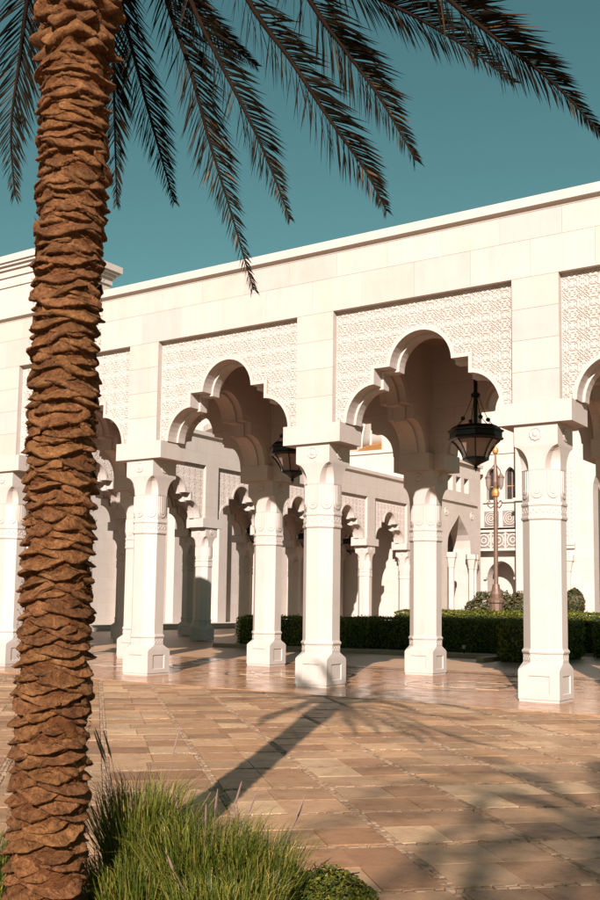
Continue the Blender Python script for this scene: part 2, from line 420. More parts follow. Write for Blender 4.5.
# ------------------------------------------------------------------ arcade pieces
ZS, ZCAP, ZPAN, ZCEIL = 5.123, 4.743, 7.375, 7.68
def profile(off=0.0, n_=10):
    """stepped multifoil arch, left springing to right springing, about x=0"""
    a, b_, r_ = 1.60, 0.985, 0.645
    half = []
    rx, rz = a-b_+off, 0.70+off
    xe = b_+off
    lim = math.acos(max(-1, min(1, (xe-b_)/rx)))
    for k in range(n_+1):
        t = lim*k/n_
        half.append((b_+rx*math.cos(t), ZS+rz*math.sin(t)))
    half.append((xe, 6.13+off))
    R_ = r_+off
    z0 = 6.10
    t0 = math.asin(min(1, (6.13+off-z0)/R_))
    for k in range(n_+1):
        t = t0+(PI/2-t0)*k/n_
        half.append((R_*math.cos(t), z0+R_*math.sin(t)*1.02))
    left = [(-x, z) for x, z in half]
    return left+half[::-1][1:]
def arch_layer(mb, half, ztop, off, y0, y1, axis='x', c=0.0, zb=ZS):
    p = profile(off)
    P = [(-half, zb)]+p+[(half, zb)]
    def V(x, y, z): return (x, y, z) if axis == 'x' else (y, x+c, z)
    o = len(mb.v); n_ = len(P)
    for x, z in P:
        mb.v += [V(x, y0, z), V(x, y1, z), V(x, y0, ztop), V(x, y1, ztop)]
    fl = axis != 'x'
    def F(*i):
        i = tuple(o+q for q in i); mb.f.append(i[::-1] if fl else i)
    for i in range(n_-1):
        a, b_ = 4*i, 4*i+4
        if P[i+1][0]-P[i][0] > 1e-6:
            F(a, b_, b_+2, a+2); F(a+1, a+3, b_+3, b_+1); F(a+2, b_+2, b_+3, a+3)
        F(a, a+1, b_+1, b_)
    F(0, 2, 3, 1); e = 4*(n_-1); F(e, e+1, e+3, e+2)
def arch_ring(mb, o0, o1, y0, y1, axis='x', c=0.0):
    a = profile(o0); b_ = profile(o1)
    def V(x, y, z): return (x, y, z) if axis == 'x' else (y, x+c, z)
    o = len(mb.v); n_ = len(a)
    for (x, z), (x2, z2) in zip(a, b_):
        mb.v += [V(x, y0, z), V(x2, y0, z2), V(x2, y1, z2), V(x, y1, z)]
    for i in range(n_-1):
        p, q = o+4*i, o+4*i+4
        for k in range(4): mb.f.append((p+k, p+(k+1)%4, q+(k+1)%4, q+k))
    mb.f.append((o, o+3, o+2, o+1)); e = o+4*(n_-1); mb.f.append((e, e+1, e+2, e+3))
def csq(w, c): return [(-w+c,-w),(w-c,-w),(w,-w+c),(w,w-c),(w-c,w),(-w+c,w),(-w,w-c),(-w,-w+c)]

# carved relief panel: height field of a star lattice, clipped to the arch
def lattice_mesh():
    g = 0.0186; half = 1.86; nx = int(2*half/g); nz = int((ZPAN-ZS)/g)
    pr_ = profile(0.055, 14)
    def arch_z(x):
        best = ZS
        for (x0, z0), (x1, z1) in zip(pr_, pr_[1:]):
            if x1-x0 > 1e-6 and x0 <= x <= x1: best = max(best, z0+(z1-z0)*(x-x0)/(x1-x0))
        return best
    hx = [arch_z(-half+i*g) for i in range(nx+1)]
    def h(i, j):
        a = abs((i % 20)-10); b_ = abs((j % 20)-10); M, q = max(a, b_), min(a, b_)
        if i in (0, nx) or j in (0, nz): return 1
        if a == b_ and M > 1: return 0
        if M == 4 and q < 3: return 0
        if M == 7 and q in (0, 1, 4, 5): return 0
        if M == 9 and q in (2, 3, 6, 7): return 0
        if a+b_ == 13 and M-q < 5 and M-q > 1: return 0
        return 1
    mb = MB(); idx = {}
    for j in range(nz+1):
        for i in range(nx+1):
            if ZS+j*g >= hx[i]-g:
                idx[i, j] = len(mb.v); mb.v.append((-half+i*g, -0.215-0.019*h(i, j), ZS+j*g))
    for j in range(nz):
        for i in range(nx):
            k = [(i,j),(i+1,j),(i+1,j+1),(i,j+1)]
            if all(q in idx for q in k): mb.f.append(tuple(idx[q] for q in k))
    return mb.mesh('lattice_panel', 'limestone_carved')
ME = {}
ME['lattice'] = lattice_mesh()
mb = MB(); arch_layer(mb, L/2, ZPAN, 0.0, -0.215, 0.36); ME['front_wall'] = mb.mesh('arch_wall', 'limestone')
mb = MB(); arch_ring(mb, -0.05, 0.02, 0.03, 0.25); ME['intrados'] = mb.mesh('arch_intrados', 'limestone')
mb = MB(); arch_ring(mb, -0.001, 0.075, -0.268, -0.216); ME['band'] = mb.mesh('arch_band', 'limestone')
mb = MB(); arch_layer(mb, L/2, 8.6, 0.0, L-0.36, L+0.30); ME['back_wall'] = mb.mesh('arch_wall', 'limestone_joint')
mb = MB(); arch_ring(mb, -0.055, 0.02, L-0.22, L+0.06); ME['back_intrados'] = mb.mesh('arch_intrados', 'limestone')
mb = MB(); arch_layer(mb, L/2-0.36, ZCEIL, 0.0, -0.30, 0.30, 'y', L/2); ME['trans'] = mb.mesh('transverse_arch', 'limestone_joint')
mb = MB(); arch_ring(mb, -0.05, 0.02, -0.14, 0.14, 'y', L/2); ME['trans_intrados'] = mb.mesh('arch_intrados', 'limestone')
mb = MB(); arch_ring(mb, -0.001, 0.17, -0.33, -0.301, 'y', L/2); arch_ring(mb, -0.001, 0.17, 0.301, 0.33, 'y', L/2); ME['trans_band'] = mb.mesh('arch_band', 'limestone')

# column meshes
mb = MB(); mb.lathe([(0.342, 0.64), (0.342, 3.14)]); ME['shaft'] = mb.mesh('column', 'limestone')
mb = MB(); w = 0.364
mb.loft([(0, csq(0.352, 0.004)), (0.045, csq(0.352, 0.004)), (0.0451, csq(0.364, 0.004))], False)
mb.loft([(0.52, csq(w, 0.004)), (0.545, csq(w, 0.02)), (0.58, csq(0.362, 0.075)), (0.62, csq(0.357, 0.15)), (0.66, csq(0.35, 0.203))])
for k in range(4):
    ca, sa = [(1,0),(0,1),(-1,0),(0,-1)][k]
    xs = [-w+0.004, -0.19, -0.175, 0.175, 0.19, w-0.004]; zs = [0.0451, 0.13, 0.145, 0.425, 0.44, 0.52]
    o = len(mb.v)
    for zi, z in enumerate(zs):
        for xi, x in enumerate(xs):
            y = -w+(0.018 if xi in (2, 3) and zi in (2, 3) else 0)
            mb.v.append((x*ca-y*sa, x*sa+y*ca, z))
    for zi in range(5):
        for xi in range(5): mb.f.append((o+zi*6+xi, o+zi*6+xi+1, o+zi*6+xi+7, o+zi*6+xi+6))
    x0 = w-0.004; o = len(mb.v)
    for x, y, z in ((x0,-w,0.0451),(w,-x0,0.0451),(w,-x0,0.52),(x0,-w,0.52)): mb.v.append((x*ca-y*sa, x*sa+y*ca, z))
    mb.f.append((o, o+1, o+2, o+3))
ME['base'] = mb.mesh('base', 'limestone')
mb = MB(); mb.lathe([(0.344, 0.655), (0.352, 0.66), (0.352, 0.80), (0.366, 0.815), (0.374, 0.84), (0.366, 0.865), (0.348, 0.88), (0.343, 0.90)])
for k in range(8):                      # small carved frieze
    a = k*PI/4; nx_, ny_ = math.cos(a), math.sin(a)
    for q in range(6):
        t = -0.115+0.046*q; z = 0.73+(0.02 if q % 2 else -0.02)
        cx, cy = nx_*0.3525-ny_*t, ny_*0.3525+nx_*t
        mb.add([(cx-ny_*d+nx_*e, cy+nx_*d+ny_*e, z+f) for d, f, e in ((-0.018,0,0),(0,-0.03,0),(0.018,0,0),(0,0.03,0),(0,0,0.010))], [(0,1,4),(1,2,4),(2,3,4),(3,0,4)])
ME['base_ring'] = mb.mesh('base_ring', 'limestone')
mb = MB(); mb.lathe([(0.343, 3.08), (0.364, 3.10), (0.370, 3.125), (0.364, 3.15), (0.352, 3.165), (0.352, 3.325), (0.364, 3.335), (0.370, 3.36), (0.364, 3.385), (0.346, 3.40)])
for k in range(8):
    a = k*PI/4; nx_, ny_ = math.cos(a), math.sin(a)
    for q in range(5):
        t = -0.108+0.054*q; z = 3.245+(0.022 if q % 2 else -0.022)
        cx, cy = nx_*0.3525-ny_*t, ny_*0.3525+nx_*t
        mb.add([(cx-ny_*d+nx_*e, cy+nx_*d+ny_*e, z+f) for d, f, e in ((-0.022,0,0),(0,-0.035,0),(0.022,0,0),(0,0.035,0),(0,0,0.012))], [(0,1,4),(1,2,4),(2,3,4),(3,0,4)])
ME['neck_band'] = mb.mesh('neck_band', 'limestone')
mb = MB(); mb.lathe([(0.345, 3.395), (0.346, 3.93), (0.356, 3.965)])
for k in range(8):                      # tongue shaped leaf on each facet
    a = k*PI/4; nx_, ny_ = math.cos(a), math.sin(a)
    def P3(t, z, e): return (nx_*(0.346+e)-ny_*t, ny_*(0.346+e)+nx_*t, z)
    for wid, zb, e0, e1 in ((0.115, 3.455, -0.002, 0.016), (0.062, 3.53, 0.014, 0.026)):
        outl = [(-wid, 3.93)]+[(-wid*math.cos(t), zb+wid-wid*math.sin(t)) for t in [PI*i/10 for i in range(11)]]+[(wid, 3.93)]
        outl = [(x, z) for x, z in outl]
        o = len(mb.v); n_ = len(outl)
        mb.v += [P3(x, z, e0) for x, z in outl]+[P3(x*0.93, z+(0.004 if z < 3.9 else 0), e1) for x, z in outl]
        for i in range(n_): mb.f.append((o+i, o+(i+1)%n_, o+n_+(i+1)%n_, o+n_+i))
        mb.f.append(tuple(o+n_+i for i in range(n_)))
    mb.add([P3(d, 3.585+f, 0.024+e) for d, f, e in ((-0.022,0,0),(0,-0.022,0),(0.022,0,0),(0,0.022,0),(0,0,0.012))], [(0,1,4),(1,2,4),(2,3,4),(3,0,4)])
ME['leaf_collar'] = mb.mesh('leaf_collar', 'limestone')
# capital with arched niches cut into the corners
mb = MB(); secs = []
for k in range(13):
    t = k/12; z = 3.965+0.40*t
    w_ = 0.352+0.036*(t**2)
    c_ = max(0.004, 0.205*math.sqrt(max(0, 1-t**2.2)))
    dent = 0.055*math.sqrt(max(0, 1-t*t))*min(1, (1-t)*4)+0.0
    p = []
    for cx, cy in ((1,-1),(1,1),(-1,1),(-1,-1)):
        A = (cx*(w_-c_), cy*w_); B_ = (cx*w_, cy*(w_-c_)); Mx = ((A[0]+B_[0])/2-cx*dent, (A[1]+B_[1])/2-cy*dent)
        p += [A, Mx, B_] if cx*cy < 0 else [B_, Mx, A]
    secs.append((z, p))
secs += [(4.40, [q for cx, cy in ((1,-1),(1,1),(-1,1),(-1,-1)) for q in [(cx*0.390, cy*0.390)]*3]), (ZCAP, [q for cx, cy in ((1,-1),(1,1),(-1,1),(-1,-1)) for q in [(cx*0.390, cy*0.390)]*3])]
mb.loft(secs)
ME['capital'] = mb.mesh('capital', 'limestone')
mb = MB()                              # rosette facing -y, at origin
ro = [(0.095, 0), (0.095, -0.016), (0.08, -0.024), (0.066, -0.012), (0.05, -0.012), (0.03, -0.028)]
o = len(mb.v); n_ = 20
for r_, y in ro: mb.v += [((r_+(0.006 if k % 2 and r_ > 0.07 else 0))*math.cos(2*PI*k/n_), y, (r_+(0.006 if k % 2 and r_ > 0.07 else 0))*math.sin(2*PI*k/n_)) for k in range(n_)]
for q in range(len(ro)-1):
    for k in range(n_): mb.f.append((o+q*n_+k, o+q*n_+(k+1)%n_, o+(q+1)*n_+(k+1)%n_, o+(q+1)*n_+k))
mb.f.append(tuple(o+(len(ro)-1)*n_+k for k in range(n_)))
ME['rosette'] = mb.mesh('rosette', 'limestone')
def cross(y0, y1, ya, yb):
    mb = MB(); a, b_ = 0.6645, 0.40
    pts = [(-a,y0),(a,y0),(a,y1),(b_,y1),(b_,yb),(-b_,yb),(-b_,y1),(-a,y1)] if yb > y1 else [(-a,y0),(-b_,y0),(-b_,ya),(b_,ya),(b_,y0),(a,y0),(a,y1),(-a,y1)]
    mb.loft([(ZCAP, pts), (ZS, pts)])
    return mb.mesh('abacus', 'limestone')
ME['abacus_front'] = cross(-0.461, 0.377, 0, 0.66)
ME['abacus_back'] = cross(-0.377, 0.461, -0.66, 0)
mb = MB(); c = 0.002
def blk(wd, ht, th=0.03):
    mb = MB(); g = 0.0018; x, z = wd/2-g, ht/2-g
    mb.add([(-x,0,-z),(x,0,-z),(x,0,z),(-x,0,z),(-x,-th+c,-z),(x,-th+c,-z),(x,-th+c,z),(-x,-th+c,z),(-x+c,-th,-z+c),(x-c,-th,-z+c),(x-c,-th,z-c),(-x+c,-th,z-c)],
           [(0,1,5,4),(1,2,6,5),(2,3,7,6),(3,0,4,7),(4,5,9,8),(5,6,10,9),(6,7,11,10),(7,4,8,11),(8,9,10,11)])
    return mb.mesh('stone_block', 'limestone_block')
BW = L/4
ZC1 = 8.055
ME['blk_up'] = blk(BW, 8.56-ZC1); ME['blk_lo'] = blk(BW, ZC1-ZPAN)
PH = (ZPAN-ZS)/4
ME['blk_pier'] = blk(0.86, PH)
ME['blk_pier_side'] = None

def make_column(root, x, front, idx=0):
    y = 0 if front else L
    c_ = link('column', ME['shaft'], root, (x, y, 0))
    for k in ('base', 'base_ring', 'neck_band', 'leaf_collar', 'capital'): link(k, ME[k], c_)
    for k in range(4):
        a = k*PI/2
        o = link('rosette', ME['rosette'], c_, (0.388*math.sin(a), -0.388*math.cos(a), 4.57)); o.rotation_euler = (0, 0, a); o.scale = (1.2, 1, 1.2)
    link('abacus', ME['abacus_front' if front else 'abacus_back'], c_)
    return c_
rb = random.Random(11)
def blockcol(o):
    k = rb.uniform(0.92, 1.04); o.color = (k, k*rb.uniform(0.975, 1.0), k*rb.uniform(0.94, 1.0), 1)
def make_arcade(root, i0, i1, blocks, skip=()):
    x0, x1 = i0*L, i1*L
    for i in range(i0, i1+1):
        x = i*L
        if i not in skip:
            make_column(root, x, True); make_column(root, x, False)
        link('transverse_arch', ME['trans'], root, (x, 0, 0)); link('arch_intrados', ME['trans_intrados'], root, (x, 0, 0)); link('arch_band', ME['trans_band'], root, (x, 0, 0))
        mb = MB(); mb.box(x-0.425, x+0.425, -0.335 if blocks else -0.364, -0.2155, ZS+0.0005, ZPAN)
        mb.build('pier', 'limestone' if blocks else 'limestone_joint', root)
        if blocks:
            for q in range(4): blockcol(link('stone_block', ME['blk_pier'], root, (x, -0.335, ZS+PH*(q+0.5))))
    for i in range(i0, i1):
        x = (i+0.5)*L
        link('arch_wall', ME['front_wall'], root, (x, 0, 0)); link('arch_intrados', ME['intrados'], root, (x, 0, 0)); link('arch_band', ME['band'], root, (x, 0, 0))
        tag(link('lattice_panel', ME['lattice'], root, (x, 0, 0)), kind='stuff')
        link('arch_wall', ME['back_wall'], root, (x, 0, 0)); link('arch_intrados', ME['back_intrados'], root, (x, 0, 0))
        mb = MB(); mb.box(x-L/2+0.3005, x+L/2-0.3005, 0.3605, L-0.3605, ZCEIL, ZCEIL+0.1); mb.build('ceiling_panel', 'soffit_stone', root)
    mb = MB(); mb.box(x0-0.43, x1+0.43, -0.335 if blocks else -0.364, 0.359, ZPAN+0.001, 8.6); mb.build('frieze_wall', 'limestone' if blocks else 'limestone_joint', root)
    if blocks:
        k = 0
        for zc_, me, sh in (((8.56+ZC1)/2, 'blk_up', 0.5*BW-0.07), ((ZC1+ZPAN)/2, 'blk_lo', -0.07)):
            nb = int((x1-x0)/BW)
            for q in range(nb): blockcol(link('stone_block', ME[me], root, (x0+sh+BW*(q+0.5), -0.335, zc_)))
    mb = MB(); e0, e1 = x0-0.5, x1+0.5
    for (ya, yb) in ((-1, 0), (1, L)):
        prof = [(0.30, 8.545), (0.372, 8.545), (0.385, 8.575), (0.425, 8.60), (0.475, 8.615), (0.475, 8.775), (0.468, 8.79), (0.1, 8.80), (0.1, 8.545)]
        pts = [(yb+ya*d, z) for d, z in prof]; n_ = len(pts); o = len(mb.v)
        for xx in (e0, e1): mb.v += [(xx, y, z) for y, z in pts]
        for q in range(n_): mb.f.append((o+q, o+(q+1)%n_, o+n_+(q+1)%n_, o+n_+q))
        mb.f.append(tuple(o+q for q in range(n_))); mb.f.append(tuple(o+n_+q for q in reversed(range(n_))))
    mb.build('cornice', 'limestone', root)
    mb = MB(); mb.box(e0, e1, -0.1, L+0.1, 8.25, 8.4); mb.build('roof', 'limestone', root)
    for xx in (x0-0.42, x1+0.42-0.1):
        mb = MB(); mb.box(xx, xx+0.1, 0.36, L-0.37, ZCEIL+0.105, 8.249); mb.build('end_wall', 'limestone', root)
arcade = empty('arcade')
tag(arcade, 'cream stone arcade with carved multifoil arches facing the paved plaza', 'arcade')
make_arcade(arcade, -3, 4, True)
wing = empty('colonnade', (-11.914, 16.6, 0), PI/2)
tag(wing, 'far colonnade wing of the same cream arches receding behind the hedges', 'colonnade')
make_arcade(wing, -2, 4, False)

# ------------------------------------------------------------------ corner tower
tower = empty('corner_tower', (-30.5, 23.8, 0))
mb = MB(); mb.box(-7, 3.3, -2.1, 2.1, -0.1, 20.5); mb.build('wall', 'palace_stone', tower)
mb = MB()
for d, z0, z1 in ((0.08, 19.9, 20.1), (0.10, 20.5, 20.9), (0.24, 20.901, 21.1), (0.40, 21.101, 21.25), (0.52, 21.251, 21.65)):
    mb.box(-7-d, 3.3+d, -2.1-d, 2.1+d, z0, z1)
mb.build('cornice', 'limestone', tower)
mb = MB(); mb.box(3.301, 3.36, -1.5, 1.5, 0.5, 4.8); mb.build('wall_frame', 'limestone', tower)
mb = MB(); mb.box(3.361, 3.42, -0.8, 0.8, 3.2, 4.4); mb.build('timber_panel', 'wood', tower)
mb = MB(); mb.box(3.301, 3.45, -2.15, 2.15, 0.301, 0.75); mb.build('plinth', 'limestone', tower)
tag(tower, 'tall pale block with stepped cornice rising above the roofline behind the palm trunk', 'tower')

# ------------------------------------------------------------------ generic pointed-arch wall helper (for the palace fronts)
def ogee(hw, zs, zt, n_=8):
    """pointed arch outline left springing -> right springing; hw half width, zs springing, zt apex"""
    rise = zt-zs; r_ = (hw*hw+rise*rise)/(2*hw)
    half = []
    a1 = math.asin(min(1, rise/r_))
    for k in range(n_+1):
        t = a1*k/n_
        half.append((hw-r_+r_*math.cos(t), zs+r_*math.sin(t)))
    return [(-x, z) for x, z in half]+half[::-1][1:]
def wall_open(mb, x0, x1, z0, z1, y0, y1, outl, xc, zsill):
    """wall panel with one arched opening; outl about xc from springing to springing, jambs down to zsill"""
    P = [(xc+outl[0][0], zsill)]+[(xc+x, z) for x, z in outl]+[(xc+outl[-1][0], zsill)]
    def q(a, b_, c_, d, y, fl):
        o = len(mb.v); mb.v += [(*p[:1], y, p[1]) for p in (a, b_, c_, d)]; mb.f.append((o, o+1, o+2, o+3) if not fl else (o+3, o+2, o+1, o))
    for y, fl in ((y0, False), (y1, True)):
        q((x0, z0), (P[0][0], z0), (P[0][0], z1), (x0, z1), y, fl); q((P[-1][0], z0), (x1, z0), (x1, z1), (P[-1][0], z1), y, fl)
        for a, b_ in zip(P, P[1:]):
            if b_[0]-a[0] > 1e-6: q(a, b_, (b_[0], z1), (a[0], z1), y, fl)
        if zsill > z0: q((P[0][0], z0), (P[-1][0], z0), (P[-1][0], zsill), (P[0][0], zsill), y, fl)
    for a, b_ in zip(P, P[1:]):
        o = len(mb.v); mb.v += [(a[0], y0, a[1]), (b_[0], y0, b_[1]), (b_[0], y1, b_[1]), (a[0], y1, a[1])]; mb.f.append((o, o+3, o+2, o+1))
    if zsill > z0:
        a, b_ = P[0], P[-1]; o = len(mb.v); mb.v += [(a[0], y0, zsill), (b_[0], y0, zsill), (b_[0], y1, zsill), (a[0], y1, zsill)]; mb.f.append((o, o+1, o+2, o+3))
    o = len(mb.v); mb.v += [(x0,y0,z1),(x1,y0,z1),(x1,y1,z1),(x0,y1,z1),(x0,y0,z0),(x0,y1,z0),(x1,y0,z0),(x1,y1,z0)]
    mb.f += [(o,o+1,o+2,o+3), (o,o+3,o+5,o+4), (o+1,o+6,o+7,o+2)]

# portal block at the end of the wing (local x -> world +y, local -y -> world +x)
portal = empty('portal_pavilion', (-11.45, 35.4, 0), PI/2)
tag(portal, 'pale stone pavilion with tall pointed arch and square openings under its roof', 'pavilion')
mb = MB()
wall_open(mb, 3.65, 8.3, 0, 8.05, -0.02, 1.2, [(-1.7,5.3),(-1.62,5.75),(-1.4,6.1),(-1.05,6.42),(-0.5,6.85),(0,7.3),(0.5,6.85),(1.05,6.42),(1.4,6.1),(1.62,5.75),(1.7,5.3)], 5.9, 0.0); mb.box(0, 3.649, -0.02, 6, 0, 10.6); mb.box(8.301, 9.2, -0.02, 6, 0, 10.6); mb.box(3.65, 8.3, 5.4, 6, 0, 8.05)
mb.build('wall', 'palace_stone', portal)
mb = MB(); xs = [3.65, 4.2, 4.95, 5.45, 6.2, 6.7, 7.45, 8.3]
mb.box(3.65, 8.3, -0.02, 6, 8.051, 8.75); mb.box(3.65, 8.3, -0.02, 6, 9.7, 10.6)
for a, b_ in ((3.65, 4.25), (4.95, 5.45), (6.15, 6.65), (7.35, 8.3)): mb.box(a, b_, -0.02, 0.5, 8.751, 9.699)
mb.box(3.65, 8.3, 1.2, 1.3, 8.751, 9.699)
mb.build('parapet_wall', 'palace_stone', portal)
mb = MB(); mb.box(3.3, 8.5, -0.14, -0.021, 8.05, 8.2); mb.box(-0.1, 9.3, -0.2, 6, 10.601, 10.8); mb.build('cornice', 'palace_trim', portal)
for xx in (4.0, 7.8):
    mb = MB(); o = link('medallion', ME['rosette'], portal, (xx, -0.02, 7.35)); o.scale = (2.6, 2, 2.6)
for xx in (4.25, 7.2, 7.65):
    cm = MB(); cm.lathe([(0.26, 0), (0.26, 0.5), (0.2, 0.55), (0.17, 0.7), (0.17, 3.9), (0.2, 3.95), (0.2, 4.05), (0.28, 4.5), (0.33, 4.55), (0.33, 4.85)], 8, (xx, -0.25)); cm.build('engaged_column', 'palace_trim', portal)
mb = MB(); mb.box(3.66, 8.25, 3.4, 3.7, 0, 6.9); mb.build('inner_wall', 'palace_trim', portal)
mb = MB(); pts = [(1.55,0),(2.75,0),(2.75,4.2),(2.45,4.75),(2.15,5.1),(1.85,4.75),(1.55,4.2)]; o = len(mb.v)
for xx in (8.30, 8.26): mb.v += [(xx, y, z) for y, z in pts]
mb.f += [tuple(range(7)), tuple(range(13, 6, -1))]+[(q, (q+1) % 7, 7+(q+1) % 7, 7+q) for q in range(7)]
mb.build('door', 'dark_glass', portal)

# main palace front (faces -y)
palace = empty('palace_building', (-10.4, 45.5, 0))
tag(palace, 'bright white palace front with balcony windows and carved screens beyond the lamp post', 'building')
mb = MB()
wall_open(mb, -2.4, 1.6, 0, 4.95, 0, 0.9, ogee(0.95, 3.5, 4.56), 0, 0)
mb.box(-2.4, 1.6, 0.0, 0.9, 4.951, 5.35)
mb.build('lower_wall', 'palace_stone', palace)
mb = MB()
for xa, xb, xc in ((-2.4, -0.15, -0.62), (-0.15, 1.6, 0.68)):
    wall_open(mb, xa, xb, 6.75, 17.0, 0.0, 0.6, ogee(0.36, 10.2, 10.75), xc, 8.6)
mb.box(-2.4, 1.6, 0.5, 0.6, 5.35, 6.749)
mb.build('upper_wall', 'palace_stone', palace)
for xc in (-0.62, 0.68):
    mb = MB(); mb.box(xc-0.45, xc+0.45, 0.42, 0.45, 8.5, 10.9); wn = mb.build('window', 'dark_glass', palace)
    mb = MB(); mb.box(xc-0.02, xc+0.02, 0.36, 0.42, 8.6, 10.6); mb.box(xc-0.36, xc+0.36, 0.37, 0.415, 9.5, 9.55); mb.build('window_bar', 'wood', wn)
    mb = MB(); mb.box(xc-0.55, xc+0.55, -0.14, -0.001, 8.4, 8.56); mb.build('sill', 'palace_trim', palace)
    mb = MB(); mb.box(xc-0.5, xc+0.5, -0.06, -0.001, 6.85, 7.85)
    mb.build('screen_panel', 'screen_shade', palace)
    sp = MB()
    for rr in (0.16, 0.3, 0.44):
        o = len(sp.v); n_ = 16
        for k in range(n_):
            a = 2*PI*k/n_
            for r_, y in ((rr-0.05, -0.061), (rr-0.05, -0.11), (rr, -0.11), (rr, -0.061)): sp.v.append((xc+r_*math.cos(a), y, 7.35+r_*math.sin(a)))
        for k in range(n_):
            k2 = (k+1) % n_
            for q in range(4): sp.f.append((o+4*k+q, o+4*k+(q+1)%4, o+4*k2+(q+1)%4, o+4*k2+q))
    sp.build('carved_ring', 'palace_trim', palace)
mb = MB(); mb.box(-2.4, 1.6, -0.7, 0.5, 5.2, 5.349); mb.build('balcony_slab', 'palace_trim', palace)
mb = MB(); mb.box(-2.4, 1.6, -0.62, -0.58, 5.35, 6.4); mb.build('balcony_screen', 'screen_shade', palace)
for q in range(4):
    xc = -1.9+q*1.0; sp = MB()
    for rr, wd in ((0.2, 0.07), (0.42, 0.08)):
        o = len(sp.v); n_ = 14
        for k in range(n_):
            a = 2*PI*k/n_
            for r_, y in ((rr-wd, -0.625), (rr-wd, -0.68), (rr, -0.68), (rr, -0.625)): sp.v.append((xc+r_*math.cos(a), y, 5.88+r_*math.sin(a)))
        for k in range(n_):
            k2 = (k+1) % n_
            for p in range(4): sp.f.append((o+4*k+p, o+4*k+(p+1)%4, o+4*k2+(p+1)%4, o+4*k2+p))
    for s_ in (-1, 1):
        for t_ in (-1, 1): sp.tube([(xc+s_*0.3, -0.65, 5.88+t_*0.3), (xc+s_*0.5, -0.65, 5.88+t_*0.5)], 0.04, 4)
    sp.build('balustrade_rosette', 'palace_trim', palace)
    mb = MB(); mb.box(xc-0.55, xc-0.45, -0.7, -0.63, 5.35, 6.4); mb.build('balustrade_post', 'palace_trim', palace)
mb = MB(); mb.box(-2.4, 1.6, -0.74, -0.56, 6.401, 6.56); mb.build('balcony_rail', 'palace_trim', palace)
mb = MB(); mb.box(-1.3, 1.3, 1.8, 1.85, 0, 5); mb.build('rear_door_wall', 'palace_stone', palace)
mb = MB(); mb.box(-1.12, -0.95, -0.2, -0.001, 3.35, 3.5); mb.box(0.95, 1.12, -0.2, -0.001, 3.35, 3.5); mb.build('impost', 'palace_trim', palace)
mb = MB(); mb.box(-9, -2.401, 0.1, 12, 0, 17.0); mb.box(1.601, 3.4, -1.4, 12, 0, 17.0); mb.box(-2.4, 1.6, 2.5, 12, 0, 16.8); mb.build('side_wall', 'palace_stone', palace)
mb = MB(); mb.box(1.5, 3.5, -1.6, -1.401, 8.3, 8.5); mb.box(-2.4, 1.6, -0.08, -0.001, 11.65, 11.8); mb.box(-9.3, 30, -0.4, 12.3, 17.05, 17.6); mb.build('string_course', 'palace_trim', palace)
# projecting right part with engaged columns and arch
mb = MB(); wall_open(mb, 3.401, 16, 0, 17.0, -3.2, -2.2, ogee(1.7, 8.6, 10.6), 8.85, 0.0); mb.build('portico_wall', 'palace_stone', palace)
mb = MB(); mb.box(3.3, 6.05, -3.42, -3.201, 5.3, 5.42); mb.box(3.3, 6.05, -3.36, -3.201, 5.1, 5.299); mb.build('portico_ledge', 'palace_trim', palace)
for q in range(16):
    mb = MB(); mb.box(3.35+q*0.165, 3.43+q*0.165, -3.40, -3.201, 5.43, 5.52)
    if q < 12: mb.build('dentil', 'palace_trim', palace)
for xx in (5.1, 5.65):
    cm = MB(); cm.lathe([(0.27, 0), (0.27, 0.5), (0.2, 0.6), (0.17, 0.7), (0.17, 3.7), (0.21, 3.75), (0.21, 3.85), (0.3, 4.3), (0.36, 4.36), (0.36, 4.7)], 8, (xx, -3.45)); cm.build('engaged_column', 'palace_trim', palace)
mb = MB(); mb.box(7.05, 10.75, -1.5, -1.45, 0, 9.5); mb.build('portico_glass', 'dark_glass', palace)
# low relief on the portico wall
mb = MB()
for i in range(9):
    for j in range(16):
        x = 3.7+0.27*i; z = 5.9+0.27*j
        if x > 5.9: continue
        mb.add([(x-.1,-3.201,z),(x,-3.201,z-.1),(x+.1,-3.201,z),(x,-3.201,z+.1),(x,-3.24,z)], [(0,1,4),(1,2,4),(2,3,4),(3,0,4)])
tag(mb.build('wall_relief', 'palace_trim', palace), kind='stuff')

